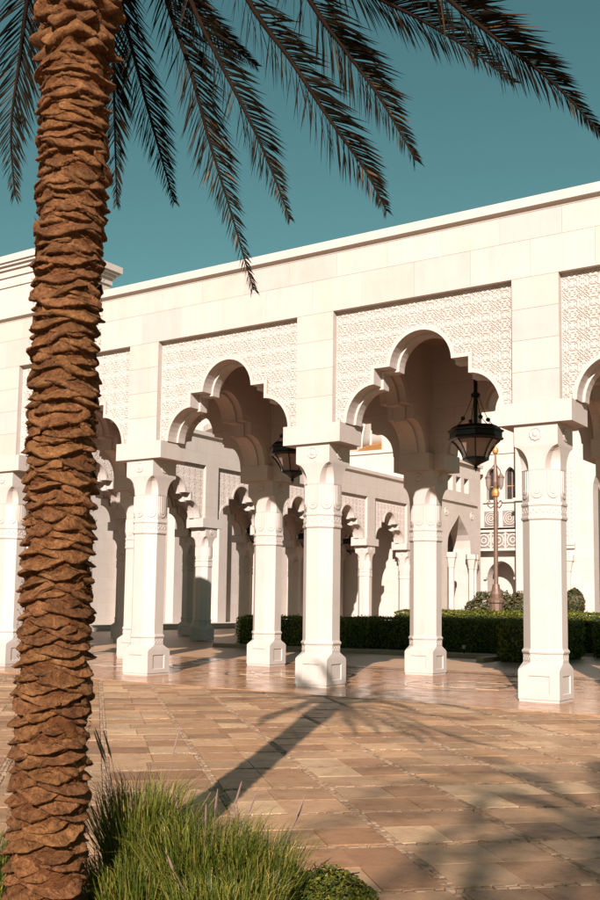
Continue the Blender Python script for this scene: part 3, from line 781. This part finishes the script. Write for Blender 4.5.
# hall behind, with gilt-banded dome
hall = empty('palace_hall', (-40, 66, 0))
mb = MB(); mb.box(-35, 28, -8, 10, 0, 14.2); mb.build('wall', 'palace_stone', hall)
mb = MB(); mb.box(-35, 6, -6.5, 10, 14.701, 23); mb.build('upper_wall', 'palace_stone', hall)
mb = MB(); mb.box(-35.3, 28.3, -8.3, 10.3, 14.201, 14.7); mb.build('cornice', 'palace_trim', hall)
tag(hall, 'white palace hall wall showing through the arches above the colonnade roof', 'building')
def dome(name, loc, r_, zb, label, fin, band='gold'):
    d = empty(name, loc)
    mb = MB(); mb.lathe([(r_*0.96, 12.0), (r_*0.96, zb)], 40); mb.build('drum', 'palace_trim', d)
    mb = MB(); mb.lathe([(r_*1.0, zb+0.001), (r_*1.04, zb+0.15), (r_*1.04, zb+0.75), (r_*1.0, zb+0.9)], 40); mb.build('band', band, d)
    pf = [(r_*0.97*math.cos(t)**0.8+0.001, zb+0.9+r_*1.15*math.sin(t)) for t in [PI/2*k/14 for k in range(15)]]
    mb = MB(); mb.lathe(pf, 40); mb.build('shell', 'palace_trim', d, True)
    for k in range(12):
        a = 2*PI*k/12; mb = MB()
        mb.tube([(p*1.005*math.cos(a), p*1.005*math.sin(a), z) for p, z in pf], 0.12, 5); mb.build('rib', 'palace_stone', d)
    zt = pf[-1][1]
    mb = MB(); mb.lathe([(0.3, zt-0.1), (0.35, zt+0.4), (0.12, zt+0.8), (0.28, zt+1.1), (0.09, zt+1.5), (0.06, fin), (0.01, fin+0.3)], 10); mb.build('finial', 'gold', d)
    tag(d, label, 'dome')
dome('small_dome', (-24.4, 63.0, 0), 6.0, 14.35, 'small white dome with gilded band glimpsed between the arches', 23)
dome('great_dome', (-40.5, 66, 0), 9.0, 18.0, 'great dome whose gilded finial tips over the arcade roofline', 37.2, 'palace_trim')

# rear wall seen through the wing, with pilasters and a timber screen
rear = empty('rear_building', (-27, 20, 0), PI/2)
tag(rear, 'sunlit pale building with pilasters seen behind the far colonnade columns', 'building')
mb = MB(); mb.box(-22, 32, 0, 4, 0, 10); mb.build('wall', 'palace_stone', rear)
mb = MB(); mb.box(-22, 32, -2.9, -0.001, -0.1, 0.30); mb.box(-22, 32, -3.3, -2.901, -0.1, 0.15); mb.build('step', 'palace_trim', rear)
for k in range(12):
    mb = MB(); mb.box(-20+4.5*k, -19.1+4.5*k, -0.6, -0.001, 0.301, 8.5); mb.build('pilaster', 'limestone', rear)

# ------------------------------------------------------------------ hanging lanterns
def make_lantern():
    root = empty('hanging_lantern')
    mb = MB(); mb.tube([(0,0,5.28),(0,0,ZCEIL)], 0.048, 8); mb.lathe([(0.03,5.90),(0.10,5.94),(0.10,6.0),(0.03,6.04)], 8); mb.lathe([(0.05, 7.56), (0.09, 7.60), (0.09, ZCEIL-0.002)], 10); mb.build('rod', 'black_metal', root)
    mb = MB(); mb.lathe([(0.50,5.0),(0.585,5.02),(0.60,5.05),(0.565,5.075),(0.565,5.17),(0.60,5.19),(0.605,5.22),(0.55,5.235),(0.50,5.30),(0.30,5.335)], 8); mb.build('rim', 'black_metal', root)
    prof = [(0.515,5.0),(0.43,4.93),(0.355,4.83),(0.30,4.73),(0.262,4.63)]
    for k in range(8):
        a0 = PI/8+k*PI/4; a1 = a0+PI/4; g = MB(); o = 0; kk = 0.955/math.cos(PI/8)
        for r_, z in prof: g.v += [(r_*kk*math.cos(a0), r_*kk*math.sin(a0), z), (r_*kk*math.cos(a1), r_*kk*math.sin(a1), z)]
        for q in range(len(prof)-1): g.f.append((2*q, 2*q+1, 2*q+3, 2*q+2))
        g.build('glass_pane', 'lantern_glass', root)
        rbm = MB(); rbm.tube([(r_/math.cos(PI/8)*math.cos(a0), r_/math.cos(PI/8)*math.sin(a0), z) for r_, z in prof], 0.017, 5); rbm.build('rib', 'black_metal', root)
    mb = MB(); mb.lathe([(0.24,4.66),(0.285,4.645),(0.285,4.60),(0.2,4.56),(0.13,4.53),(0.06,4.49),(0.03,4.475),(0.045,4.45),(0.045,4.43),(0.02,4.41),(0.008,4.36)], 8); mb.build('tip', 'black_metal', root)
    for k in range(4):
        a = PI/4+k*PI/2; ch = MB()
        ch.tube([(0.06*math.cos(a),0.06*math.sin(a),5.98),(0.20*math.cos(a),0.20*math.sin(a),5.66),(0.31*math.cos(a),0.31*math.sin(a),5.46)], 0.008, 4)
        for s_ in (-0.28, 0.28):
            ch.tube([(0.31*math.cos(a),0.31*math.sin(a),5.46),(0.52*math.cos(a+s_),0.52*math.sin(a+s_),5.24)], 0.008, 4)
        ch.lathe([(0.01,5.42),(0.045,5.44),(0.045,5.49),(0.01,5.51)], 6, (0.31*math.cos(a), 0.31*math.sin(a)))
        ch.build('chain', 'black_metal', root)
    for ch in root.children:
        ch.data.transform(Matrix.Diagonal((0.885, 0.885, 1, 1)))
    return root
lan = make_lantern()
LG = 'black octagonal lanterns hanging in the bays'
lan.location = (1.5*L, L/2, 0); tag(lan, 'whole black octagonal lantern hanging in the wide arch beside the right column', 'lantern', LG)
o = copy_tree(lan, None, (0.5*L, L/2, 0)); o['label'] = 'black lantern half hidden behind the middle column capital'
o = copy_tree(lan, None, (2.5*L, L/2, 0)); o['label'] = 'black lantern hanging in the bay past the right edge'
for k, lb in ((0, 'small lantern in the far colonnade bay nearest the left column'), (1, 'small lantern in the far colonnade left of the second inner column'), (2, 'small lantern in the far colonnade just left of the middle column'), (3, 'small lantern in the far colonnade just right of the middle column')):
    o = copy_tree(lan, None, (-11.914-L/2, 16.6+L*(k+0.5), 0), PI/2); o['label'] = lb; o['group'] = 'small lanterns in the far colonnade'

# ------------------------------------------------------------------ lamp post
lp = empty('lamp_post', (-0.93, 22, 0)); tag(lp, 'slender bronze lamp post with gilded ball finial beyond the hedge', 'lamp post')
mb = MB(); mb.lathe([(0.34,0),(0.34,0.25),(0.28,0.3),(0.28,1.7),(0.33,1.75),(0.33,1.85),(0.24,1.95),(0.25,2.1),(0.17,2.3),(0.14,2.5)], 12); mb.build('pedestal', 'bronze', lp)
mb = MB(); mb.lathe([(0.095,2.45),(0.085,5.9),(0.08,6.1)], 12); mb.build('pole', 'bronze', lp)
mb = MB(); mb.lathe([(0.06,6.05),(0.15,6.12),(0.17,6.25),(0.12,6.38),(0.06,6.45)], 12); mb.build('gilt_collar', 'gold', lp)
mb = MB(); mb.lathe([(0.07,6.45),(0.12,6.7),(0.10,7.1),(0.05,7.5),(0.035,7.88)], 10); mb.build('upper_pole', 'bronze', lp)
mb = MB(); mb.lathe([(0.03,7.86),(0.11,7.92),(0.13,8.02),(0.10,8.12),(0.03,8.17),(0.01,8.3)], 12); mb.build('ball_finial', 'gold', lp)
for k in range(3):
    a = -0.35+k*2*PI/3; ca, sa = math.cos(a), math.sin(a)
    ar = MB(); ar.tube([(ca*d, sa*d, z) for d, z in ((0.08,5.7),(0.2,5.62),(0.32,5.72),(0.34,5.85),(0.28,5.92),(0.22,5.86))], 0.03, 5)
    ar.tube([(ca*d, sa*d, z) for d, z in ((0.06,7.4),(0.18,7.25),(0.27,7.15),(0.30,7.0))], 0.025, 5)
    arm = ar.build('arm', 'bronze', lp)
    l2 = MB(); l2.lathe([(0.02,7.0),(0.09,6.95),(0.11,6.85),(0.09,6.55),(0.05,6.42),(0.02,6.35)], 6, (ca*0.30, sa*0.30)); l2.build('lamp', 'lantern_glass', arm)
    l2 = MB(); l2.lathe([(0.12,6.84),(0.125,6.88),(0.05,7.0),(0.02,7.08)], 6, (ca*0.30, sa*0.30)); l2.build('lamp_cap', 'bronze', arm)

# ------------------------------------------------------------------ hedges and bushes
def leaf_quad(mb, p, nrm, s_, rg):
    nrm = nrm.normalized(); a = nrm.orthogonal().normalized(); a.rotate(Matrix.Rotation(rg.uniform(0, 2*PI), 3, nrm)); b_ = nrm.cross(a)
    mb.add([tuple(p-a*s_), tuple(p+b_*s_*0.5), tuple(p+a*s_), tuple(p-b_*s_*0.5)], [(0,1,2,3)])
def hedge(x0, x1, y0, y1, h, label, n_, seed, s_=0.045):
    rg = random.Random(seed); root = empty('clipped_hedge', ((x0+x1)/2, (y0+y1)/2, 0))
    cx, cy = (x0+x1)/2, (y0+y1)/2; hx, hy = (x1-x0)/2, (y1-y0)/2
    mb = MB(); mb.cbox(-hx+0.07, hx-0.07, -hy+0.07, hy-0.07, -0.02, h-0.08, 0.06); mb.build('core', 'hedge_core', root)
    lf = MB()
    A = [(2*hx*h, 'f'), (2*hx*2*hy, 't'), (2*hy*h*2, 's')]; tot = sum(a for a, _ in A)
    for _ in range(n_):
        r_ = rg.uniform(0, tot); d = rg.gauss(0, 0.022) if rg.random() > 0.05 else rg.uniform(0.02, 0.10)
        if r_ < A[0][0]: p = Vector((rg.uniform(-hx, hx), -hy+d, rg.uniform(0.02, h))); nr = Vector((0,-1,0.2))
        elif r_ < A[0][0]+A[1][0]: p = Vector((rg.uniform(-hx, hx), rg.uniform(-hy, hy), h+d)); nr = Vector((0,0,1))
        else:
            sg = rg.choice((-1, 1)); p = Vector((sg*(hx+d), rg.uniform(-hy, hy), rg.uniform(0.02, h))); nr = Vector((sg,0,0.2))
        p += 0.03*Vector((math.sin(p.z*7+p.x*3), math.sin(p.x*5.1), math.sin(p.x*4+p.y*6)))
        nr = nr+Vector((rg.gauss(0,.55), rg.gauss(0,.55), rg.gauss(0,.55)))
        leaf_quad(lf, p, nr, s_*rg.uniform(0.7, 1.3), rg)
    tag(lf.build('leaves', 'hedge_leaf', root), kind='stuff')
    tag(root, label, 'hedge', 'clipped hedges in the courtyard')
hedge(-7.6, -2.9, 13.3, 15.0, 1.08, 'low dark hedge behind the middle column, fully in shade', 9000, 1)
hedge(-4.4, 3.6, 16.0, 17.6, 1.09, 'long dark hedge behind the second inner column', 13000, 2)
hedge(3.62, 4.9, 11.2, 15.2, 1.10, 'dark hedge corner standing nearest, just left of the right column', 7000, 3)
hedge(4.92, 13.5, 16.0, 17.6, 1.12, 'dark hedge to the right of the right column', 11000, 4)
hedge(-4.0, 14.0, 19.0, 20.4, 1.37, 'rear hedge whose sunlit yellow-green top shows over the dark hedges', 30000, 5)
def bush(x, y, rx, rz, zc, label, n_, seed, lump=0.15):
    rg = random.Random(seed); root = empty('shrub', (x, y, 0)); lf = MB(); br_ = MB()
    for k in range(5):
        a = 2*PI*k/5; br_.tube([(0,0,0),(0.1*math.cos(a),0.1*math.sin(a),zc*0.5),(rx*0.5*math.cos(a),rx*0.5*math.sin(a),zc)], [0.04,0.03,0.015], 5)
    br_.build('stem', 'rachis', root)
    for _ in range(n_):
        d = Vector((rg.gauss(0,1), rg.gauss(0,1), rg.gauss(0,1))).normalized()
        k = rg.uniform(0.72, 1.0)*(1+lump*math.sin(d.x*6+seed)*math.sin(d.z*5+d.y*4))
        leaf_quad(lf, Vector((d.x*rx*k, d.y*rx*k, max(0.05, zc+d.z*rz*k))), d+Vector((rg.gauss(0,.6), rg.gauss(0,.6), rg.gauss(0,.6))), 0.075*rg.uniform(.7,1.3), rg)
    tag(lf.build('foliage', 'bush_leaf', root), kind='stuff')
    tag(root, label, 'shrub', 'shrubs beyond the hedge')
bush(-2.2, 24.6, 1.15, 0.95, 1.35, 'broad rounded shrub left of the lamp post above the hedge', 5200, 21)
bush(-0.35, 24.6, 1.35, 1.1, 1.25, 'broad rounded shrub right of the lamp post above the hedge', 7000, 22)
bush(1.65, 24.0, 0.42, 0.62, 1.75, 'small ball shrub right of the right column above the hedge', 3000, 23, 0.06)
# low kerb and a small ground light at the foot of the hedges
mb = MB(); mb.cbox(-8, 3.45, 12.4, 12.62, -0.02, 0.12, 0.015); mb.cbox(3.2, 3.44, 10.6, 12.39, -0.02, 0.12, 0.015)
tag(mb.build('planter_kerb', 'edging'), 'low stone kerb running along the foot of the hedges', 'kerb')
gl = empty('ground_spotlight', (1.0, 14.6, 0)); mb = MB(); mb.lathe([(0.02,-0.02),(0.02,0.16)], 8); mb.build('stake', 'black_metal', gl)
mb = MB(); mb.lathe([(0.05,0.16),(0.06,0.2),(0.06,0.28),(0.04,0.29)], 10); mb.build('lamp_head', 'limestone', gl); tag(gl, 'tiny pale ground spotlight in front of the hedge', 'spotlight')

# ------------------------------------------------------------------ date palm
PB = Vector((11.585, -13.47, -0.03))
def trunk_r(z): return 0.153+0.007*math.cos(z*1.3)+0.012*max(0, 1-z/1.2)-0.008*z/5+(0.02 if z > 4.6 else 0)
def leaf_base_mesh(seed, wd, hh, out):
    """stub of a cut frond: lens-shaped, long slope above, sharp ragged lip, undercut below, torn ends"""
    rg = random.Random(seed); mb = MB(); NS = 17
    rows = [(1.45, -0.12), (1.05, 0.10), (0.78, 0.30), (0.50, 0.56), (0.26, 0.84), (0.08, 1.02), (0.0, 1.0), (-0.07, 0.80), (-0.10, 0.40), (-0.06, -0.12)]
    off = rg.uniform(-0.4, 0.4); ph = rg.uniform(0, 6)
    rag = [rg.uniform(-.0028, .0028) for _ in range(NS)]; grv = [rg.uniform(-.006, .004) for _ in range(NS)]
    for r_i, (t, k) in enumerate(rows):
        for i in range(NS):
            s_ = -1+2*i/(NS-1)
            x = s_-off*(1-s_*s_)*0.5
            env = max(0, 1-abs(s_)**2.0)**0.85
            smile = 0.75*s_*s_+0.12*math.sin(s_*4+ph)
            z = hh*(t*(0.25+0.75*env)+smile)+rg.uniform(-.003, .003)+(rag[i] if 4 <= r_i <= 7 else 0)
            o_ = out*(k*env*(1+0.16*math.sin(s_*6+ph*2)))+(grv[i]+rg.uniform(-.003, .003))*min(1, k+0.2) if abs(s_) < 0.99 else -0.03
            mb.v.append((wd*x, -o_+0.05*abs(s_)**2, z))
    for q in range(len(rows)-1):
        for i in range(NS-1): mb.f.append((q*NS+i, (q+1)*NS+i, (q+1)*NS+i+1, q*NS+i+1))
    me = mb.mesh('leaf_base', 'palm_bark', True)
    return mb, me
LB = [leaf_base_mesh(s_, 0.112+0.016*(s_ % 3), 0.042+0.010*(s_ % 4), 0.045+0.006*(s_ % 3)) for s_ in range(12)]
LBT = [leaf_base_mesh(50+s_, 0.10, 0.10, 0.085) for s_ in range(4)]
def crown_frond(mbL, mbR, pts, rg, ll=0.36, dens=64, wide=0.0125, v0=0.10, face=None):
    P = [Vector(p) for p in pts]
    def cr(i, t):
        a, b_, c_, d = P[max(i-1, 0)], P[i], P[i+1], P[min(i+2, len(P)-1)]
        return 0.5*((2*b_)+(-a+c_)*t+(2*a-5*b_+4*c_-d)*t*t+(-a+3*b_-3*c_+d)*t**3)
    path = []
    for i in range(len(P)-1):
        for k in range(6): path.append(cr(i, k/6))
    path.append(P[-1]); N = len(path)
    mbR.tube([tuple(p) for p in path], [0.020*(1-0.88*i/(N-1))+0.0012 for i in range(N)], 5)
    head = (P[-1]-P[0]); head.z = 0; head.normalize()
    lat = Vector((-head.y, head.x, 0)); lat0 = lat
    tot = sum((path[i+1]-path[i]).length for i in range(N-1))
    nl = int(dens*tot)
    for k in range(nl):
        f = v0+(1-v0)*k/nl; x = f*(N-1); i = min(int(x), N-2); p = path[i].lerp(path[i+1], x-i); t = (path[i+1]-path[i]).normalized()
        if face is not None: lat = t.cross(face-p).normalized()+0.35*lat0
        lt = (lat-t*lat.dot(t)).normalized(); upv = t.cross(lt)
        if upv.z < 0: upv = -upv
        env = min(1, 0.35+f*1.8)*max(0.24, min(1, (1.04-f)*2.6))
        for sg in (-1, 1):
            roll = rg.choice((-0.2, 0.2, 0.6))+rg.uniform(-0.2, 0.2)
            side = lt*sg*math.cos(roll)+upv*math.sin(roll)
            ang = R(rg.uniform(38, 52)-16*f)
            d = t*math.cos(ang)+side*math.sin(ang)
            ln = ll*env*rg.uniform(0.85, 1.1)
            q1 = p+d*ln*0.5; d2 = (d+Vector((0,0,-0.14-0.12*rg.random()))).normalized(); q2 = q1+d2*ln*0.5
            wv = (d.cross(side.cross(d))*0.75+d.cross(side)*0.62+0.5*Vector((rg.gauss(0,.3), rg.gauss(0,.3), rg.gauss(0,.3)))).normalized()*wide*0.5*(0.6+0.4*env)
            o = len(mbL.v)
            mbL.v += [tuple(p-wv*0.5), tuple(p+wv*0.5), tuple(q1-wv), tuple(q1+wv), tuple(q2)]
            mbL.f += [(o, o+1, o+3, o+2), (o+2, o+3, o+4)]
FR = {
'F1': [(11.43,-13.49,5.38),(11.17,-13.4,5.44),(10.96,-13.28,5.03),(10.83,-13.21,4.74),(10.77,-13.2,4.33),(10.77,-13.15,3.95)],
'F2': [(11.45,-13.3,5.5),(10.94,-12.64,5.84),(10.67,-12.3,5.36),(10.52,-12.11,4.92),(10.51,-12.05,4.33)],
'F3': [(11.45,-13.25,5.5),(11.17,-12.83,5.75),(11.07,-12.64,5.33),(11.08,-12.46,4.89),(11.16,-12.35,4.45),(11.29,-12.34,4.08)],
'F4': [(11.5,-13.3,5.5),(11.38,-12.82,5.77),(11.37,-12.55,5.27),(11.47,-12.43,4.85),(11.55,-12.33,4.42),(11.7,-12.3,3.96),(11.85,-12.25,3.45)],
'F5': [(11.57,-13.33,5.5),(11.65,-12.98,5.6),(11.74,-12.76,5.04),(11.86,-12.64,4.7),(12.05,-12.59,4.31),(12.14,-12.49,4.03),(12.27,-12.49,3.72)],
'F6': [(11.45,-13.2,5.6),(10.7,-12.3,6.3),(10.78,-11.9,5.95),(11.0,-11.63,5.65),(11.24,-11.44,5.41)],
'F7': [(11.66,-13.36,5.5),(12.0,-13.09,5.45),(12.24,-12.88,4.81),(12.47,-12.8,4.44),(12.68,-12.74,4.08),(12.82,-12.62,3.83),(12.95,-12.62,3.58)],
'F8': [(11.7,-13.43,5.52),(12.25,-13.05,5.45),(12.62,-12.85,4.69),(12.76,-12.73,4.44),(12.95,-12.69,4.14),(13.13,-12.65,3.79)],
'F9': [(11.69,-13.36,5.6),(12.17,-12.88,5.6),(12.51,-12.49,5.1),(12.74,-12.32,4.94),(12.92,-12.19,4.83),(13.14,-12.02,4.67),(13.37,-11.96,4.44)],
'F10': [(11.75,-13.5,5.5),(12.74,-13.31,5.3),(13.25,-13.15,4.61),(13.51,-13.06,4.28),(13.72,-13.01,4.05),(13.9,-12.87,3.88),(14.07,-12.73,3.66)]}
def extra_fronds(seed, n_, origin, zc, up0=0.15, up1=1.35, skip=None):
    rg = random.Random(seed); res = []
    for k in range(n_):
        a = 2*PI*k*0.381966+rg.uniform(-.2,.2)
        el = up0+(up1-up0)*((k+0.5)/n_); Lf = rg.uniform(2.5, 3.3)
        if skip and skip(a, el): continue
        p = Vector((origin.x+0.1*math.cos(a), origin.y+0.1*math.sin(a), zc)); pts = [tuple(p)]; e = el
        for q in range(6):
            p = p+Vector((math.cos(a)*math.cos(e), math.sin(a)*math.cos(e), math.sin(e)))*Lf/6; pts.append(tuple(p)); e -= 0.30+0.05*q*(1.4-el)
        res.append(pts)
    return res
def make_palm(origin, zc, seed, fronds, detailed, label, hang=()):
    root = empty('date_palm', origin); rg = random.Random(seed)
    mb = MB(); NZ, NA = 190, 32
    for j in range(NZ+1):
        z = zc*j/NZ
        for k in range(NA):
            a = 2*PI*k/NA; r_ = trunk_r(z)*(1+0.03*math.sin(3*a+z*9)+rg.uniform(-.03,.03))
            mb.v.append((r_*math.cos(a), r_*math.sin(a), z))
    for j in range(NZ):
        for k in range(NA): mb.f.append((j*NA+k, j*NA+(k+1)%NA, (j+1)*NA+(k+1)%NA, (j+1)*NA+k))
    mb.f.append(tuple(NZ*NA+k for k in range(NA)))
    mb.build('trunk', 'palm_fibre', root, True)
    # leaf bases spiral up the trunk
    items = []; z = 0.0; k = 0
    while z < zc-0.02:
        a = k*2*PI*0.381966+rg.uniform(-.10,.10); zz = z+rg.uniform(-.012,.012)
        items.append((a, zz)); z += 0.0107; k += 1
    cd = (m.translation-Vector(origin)); ca = math.atan2(cd.y, cd.x)
    def facing(it): return math.cos(it[0]-ca)
    singles = set()
    if detailed:
        order = sorted(range(len(items)), key=lambda i: -facing(items[i])-(-9 if items[i][1] > 4.95 else 0))
        singles = set(order[:300])
    rest = MB()
    for i, (a, zz) in enumerate(items):
        big = zz > zc-1.25
        mbx, me = (rg.choice(LBT) if big else rg.choice(LB)); r_ = trunk_r(zz)-0.012
        sc = rg.uniform(0.85, 1.2); tilt = rg.uniform(-0.14, 0.14)
        if i in singles:
            o = link('leaf_base', me, root, (r_*math.cos(a), r_*math.sin(a), zz)); o.rotation_euler = (0, tilt, a+PI/2); o.scale = (sc, rg.uniform(.8,1.15), sc)
            k_ = rg.uniform(0.72, 1.2); o.color = (k_, k_*rg.uniform(.96,1.03), k_*rg.uniform(.92,1.05), 1)
        else:
            M = Matrix.Translation((r_*math.cos(a), r_*math.sin(a), zz)) @ Matrix.Rotation(a+PI/2, 4, 'Z') @ Matrix.Scale(sc, 4)
            rest.add([tuple(M @ Vector(v)) for v in mbx.v], mbx.f)
    tag(rest.build('leaf_bases', 'palm_bark', root, True), kind='stuff')
    fib = MB()                      # loose fibre strands between the stubs
    for _ in range(5200 if detailed else 600):
        a = rg.uniform(0, 2*PI); z = rg.uniform(0.05, zc-0.05); r_ = trunk_r(z)+rg.uniform(-0.004, 0.034); da = rg.uniform(0.05, 0.30)*rg.choice((-1, 1)); dz = rg.gauss(0, 0.035); wv = rg.uniform(0.0008, 0.0022)
        o = len(fib.v)
        for q in range(4):
            aa = a+da*q/3; rr = r_+0.010*math.sin(q*1.05)*rg.random(); zz = z+dz*q/3+0.012*math.sin(q*1.05)
            fib.v += [(rr*math.cos(aa), rr*math.sin(aa), zz-wv), (rr*math.cos(aa), rr*math.sin(aa), zz+wv)]
        for q in range(3): fib.f.append((o+2*q, o+2*q+2, o+2*q+3, o+2*q+1))
    tag(fib.build('loose_fibres', 'palm_fibre', root), kind='stuff')
    for pts in fronds:
        pts0 = pts; a, b_ = MB(), MB(); pts = [tuple(Vector(p)-Vector(origin)) for p in pts]
        crown_frond(a, b_, pts, rg, rg.uniform(0.25, 0.31), face=(m.translation-Vector(origin)) if len(hang) and pts0 in hang else None)
        fr = b_.build('frond', 'rachis', root, True); tag(a.build('leaflets', 'palm_leaflet', fr), kind='stuff')
    tag(root, label, 'palm tree')
    return root
view_az = math.atan2(m.translation.y-PB.y, m.translation.x-PB.x)
fr_list = list(FR.values())+extra_fronds(5, 24, Vector((PB.x, PB.y, 0)), 5.6, 0.9, 1.45)
make_palm(PB, 5.62, 9, fr_list, True, 'date palm with rough scaly trunk and drooping fronds in the foreground', list(FR.values()))
P2 = Vector((21.1, -26.3, -0.03))
make_palm(P2, 9.0, 10, extra_fronds(8, 44, Vector((P2.x, P2.y, 0)), 8.95, -0.5, 1.3), False, 'second date palm behind the viewpoint, casting its shadow on the paving')

# ------------------------------------------------------------------ planting bed with grasses
K = Vector((12.14, -11.86)); eu = Vector((-S2, -S2)); ev = Vector((S2, -S2))
def bed(s_, t_): p = K+eu*s_+ev*t_; return (p.x, p.y)
mb = MB(); mb.loft([(-0.05, [bed(0.014,0.014), bed(7,0.014), bed(7,5), bed(0.014,5)][::-1]), (0.005, [bed(0.014,0.014), bed(7,0.014), bed(7,5), bed(0.014,5)][::-1])])
tag(mb.build('planting_bed', 'soil'), kind='structure')
mb = MB()
mb.loft([(-0.05, [bed(-0.01,-0.01), bed(7,-0.01), bed(7,0.012), bed(-0.01,0.012)][::-1]), (0.0, [bed(-0.01,-0.01), bed(7,-0.01), bed(7,0.012), bed(-0.01,0.012)][::-1])])
mb.loft([(-0.05, [bed(-0.01,0.013), bed(0.012,0.013), bed(0.012,5), bed(-0.01,5)][::-1]), (0.0, [bed(-0.01,0.013), bed(0.012,0.013), bed(0.012,5), bed(-0.01,5)][::-1])])
tag(mb.build('bed_edging', 'edging'), 'thin stone edging round the planting bed', 'edging')
def grass(x, y, rad, h, n_, label, seed, spikes=0, lean=(0,0)):
    rg = random.Random(seed); root = empty('fountain_grass', (x, y, 0)); mb = MB()
    for _ in range(n_):
        a = rg.uniform(0, 2*PI); r_ = rad*math.sqrt(rg.random()); p = Vector((r_*math.cos(a), r_*math.sin(a), 0))
        d = Vector((math.cos(a)*r_/rad+rg.gauss(0,.45)+lean[0], math.sin(a)*r_/rad+rg.gauss(0,.45)+lean[1], 0)); hh = h*rg.uniform(0.5, 1.1); sp = rg.uniform(0.10, 0.5)
        wv = Vector((rg.gauss(0,1), rg.gauss(0,1), 0)).normalized()*0.0026
        q = [p, p+d*sp*hh*0.22+Vector((0,0,hh*0.42)), p+d*sp*hh*0.65+Vector((0,0,hh*0.8)), p+d*sp*hh*1.25+Vector((0,0,hh*(0.98-0.25*sp)))]
        o = len(mb.v)
        for i, c_ in enumerate((1, 0.95, 0.65)): mb.v += [tuple(q[i]-wv*c_), tuple(q[i]+wv*c_)]
        mb.v.append(tuple(q[3])); mb.f += [(o,o+1,o+3,o+2),(o+2,o+3,o+5,o+4),(o+4,o+5,o+6)]
    tag(mb.build('blades', 'grass_blade', root), kind='stuff')
    for _ in range(spikes):
        a = rg.uniform(0, 2*PI); d = Vector((math.cos(a)+lean[0]*1.5, math.sin(a)+lean[1]*1.5, 0)); hh = h*rg.uniform(1.0, 1.28); s_ = MB(); b_ = Vector((0.5*rad*math.cos(a), 0.5*rad*math.sin(a), 0))
        s_.tube([tuple(b_), tuple(b_+d*0.05+Vector((0,0,hh*0.5))), tuple(b_+d*0.14+Vector((0,0,hh*0.88)))], 0.0016, 4)
        tp = b_+d*0.14+Vector((0,0,hh*0.88)); dr = (d*0.4+Vector((0,0,1))).normalized()
        s_.tube([tuple(tp+dr*q*hh*0.2) for q in (0, 0.2, 0.6, 0.9, 1.0)], [0.002, 0.006, 0.0055, 0.003, 0.001], 5)
        s_.build('flower_spike', 'seed_head', root)
    tag(root, label, 'grass', 'ornamental grasses at the foot of the palm')
grass(11.94, -12.72, 0.22, 0.54, 1600, 'tall sunlit tuft of fountain grass in the middle of the bed', 31, 5)
grass(12.16, -12.62, 0.22, 0.46, 1500, 'yellow-green grass tuft on the right of the bed', 32, 4)
grass(11.50, -12.70, 0.17, 0.68, 1500, 'dark grass tuft in the shade right beside the palm trunk', 33, 5)
grass(11.72, -12.95, 0.26, 0.34, 1800, 'short grass tuft at the bottom edge next to the trunk', 34, 0)
grass(10.95, -13.45, 0.25, 0.42, 1800, 'grass tuft behind the trunk at the left edge', 35, 1)
grass(12.30, -12.98, 0.25, 0.34, 1800, 'low front grass tuft below the sunlit one', 36, 1)
rg = random.Random(77); gc = empty('ground_cover_shrub', (12.24, -12.10, 0)); mb = MB()
for _ in range(5200):
    a = rg.uniform(0, 2*PI); r_ = math.sqrt(rg.random()); x, y = 0.36*r_*math.cos(a), 0.28*r_*math.sin(a)
    z = (0.105+0.035*math.sin(x*17)+0.03*math.sin(y*19+1))*math.sqrt(max(0.02, 1-r_**2.5))*rg.uniform(0.35, 1.0)+rg.uniform(0,.03)
    leaf_quad(mb, Vector((x, y, z)), Vector((rg.gauss(x,.5), rg.gauss(y,.5), 0.7)), rg.uniform(0.009, 0.018), rg)
tag(mb.build('foliage', 'ground_leaf', gc), kind='stuff')
mb = MB()
for k in range(6):
    a = k*1.05; mb.tube([(0,0,0),(0.15*math.cos(a),0.15*math.sin(a),0.09),(0.3*math.cos(a),0.26*math.sin(a),0.1)], [0.008,0.006,0.003], 4)
mb.build('stem', 'rachis', gc)
tag(gc, 'low leafy green ground cover at the corner of the bed', 'shrub')
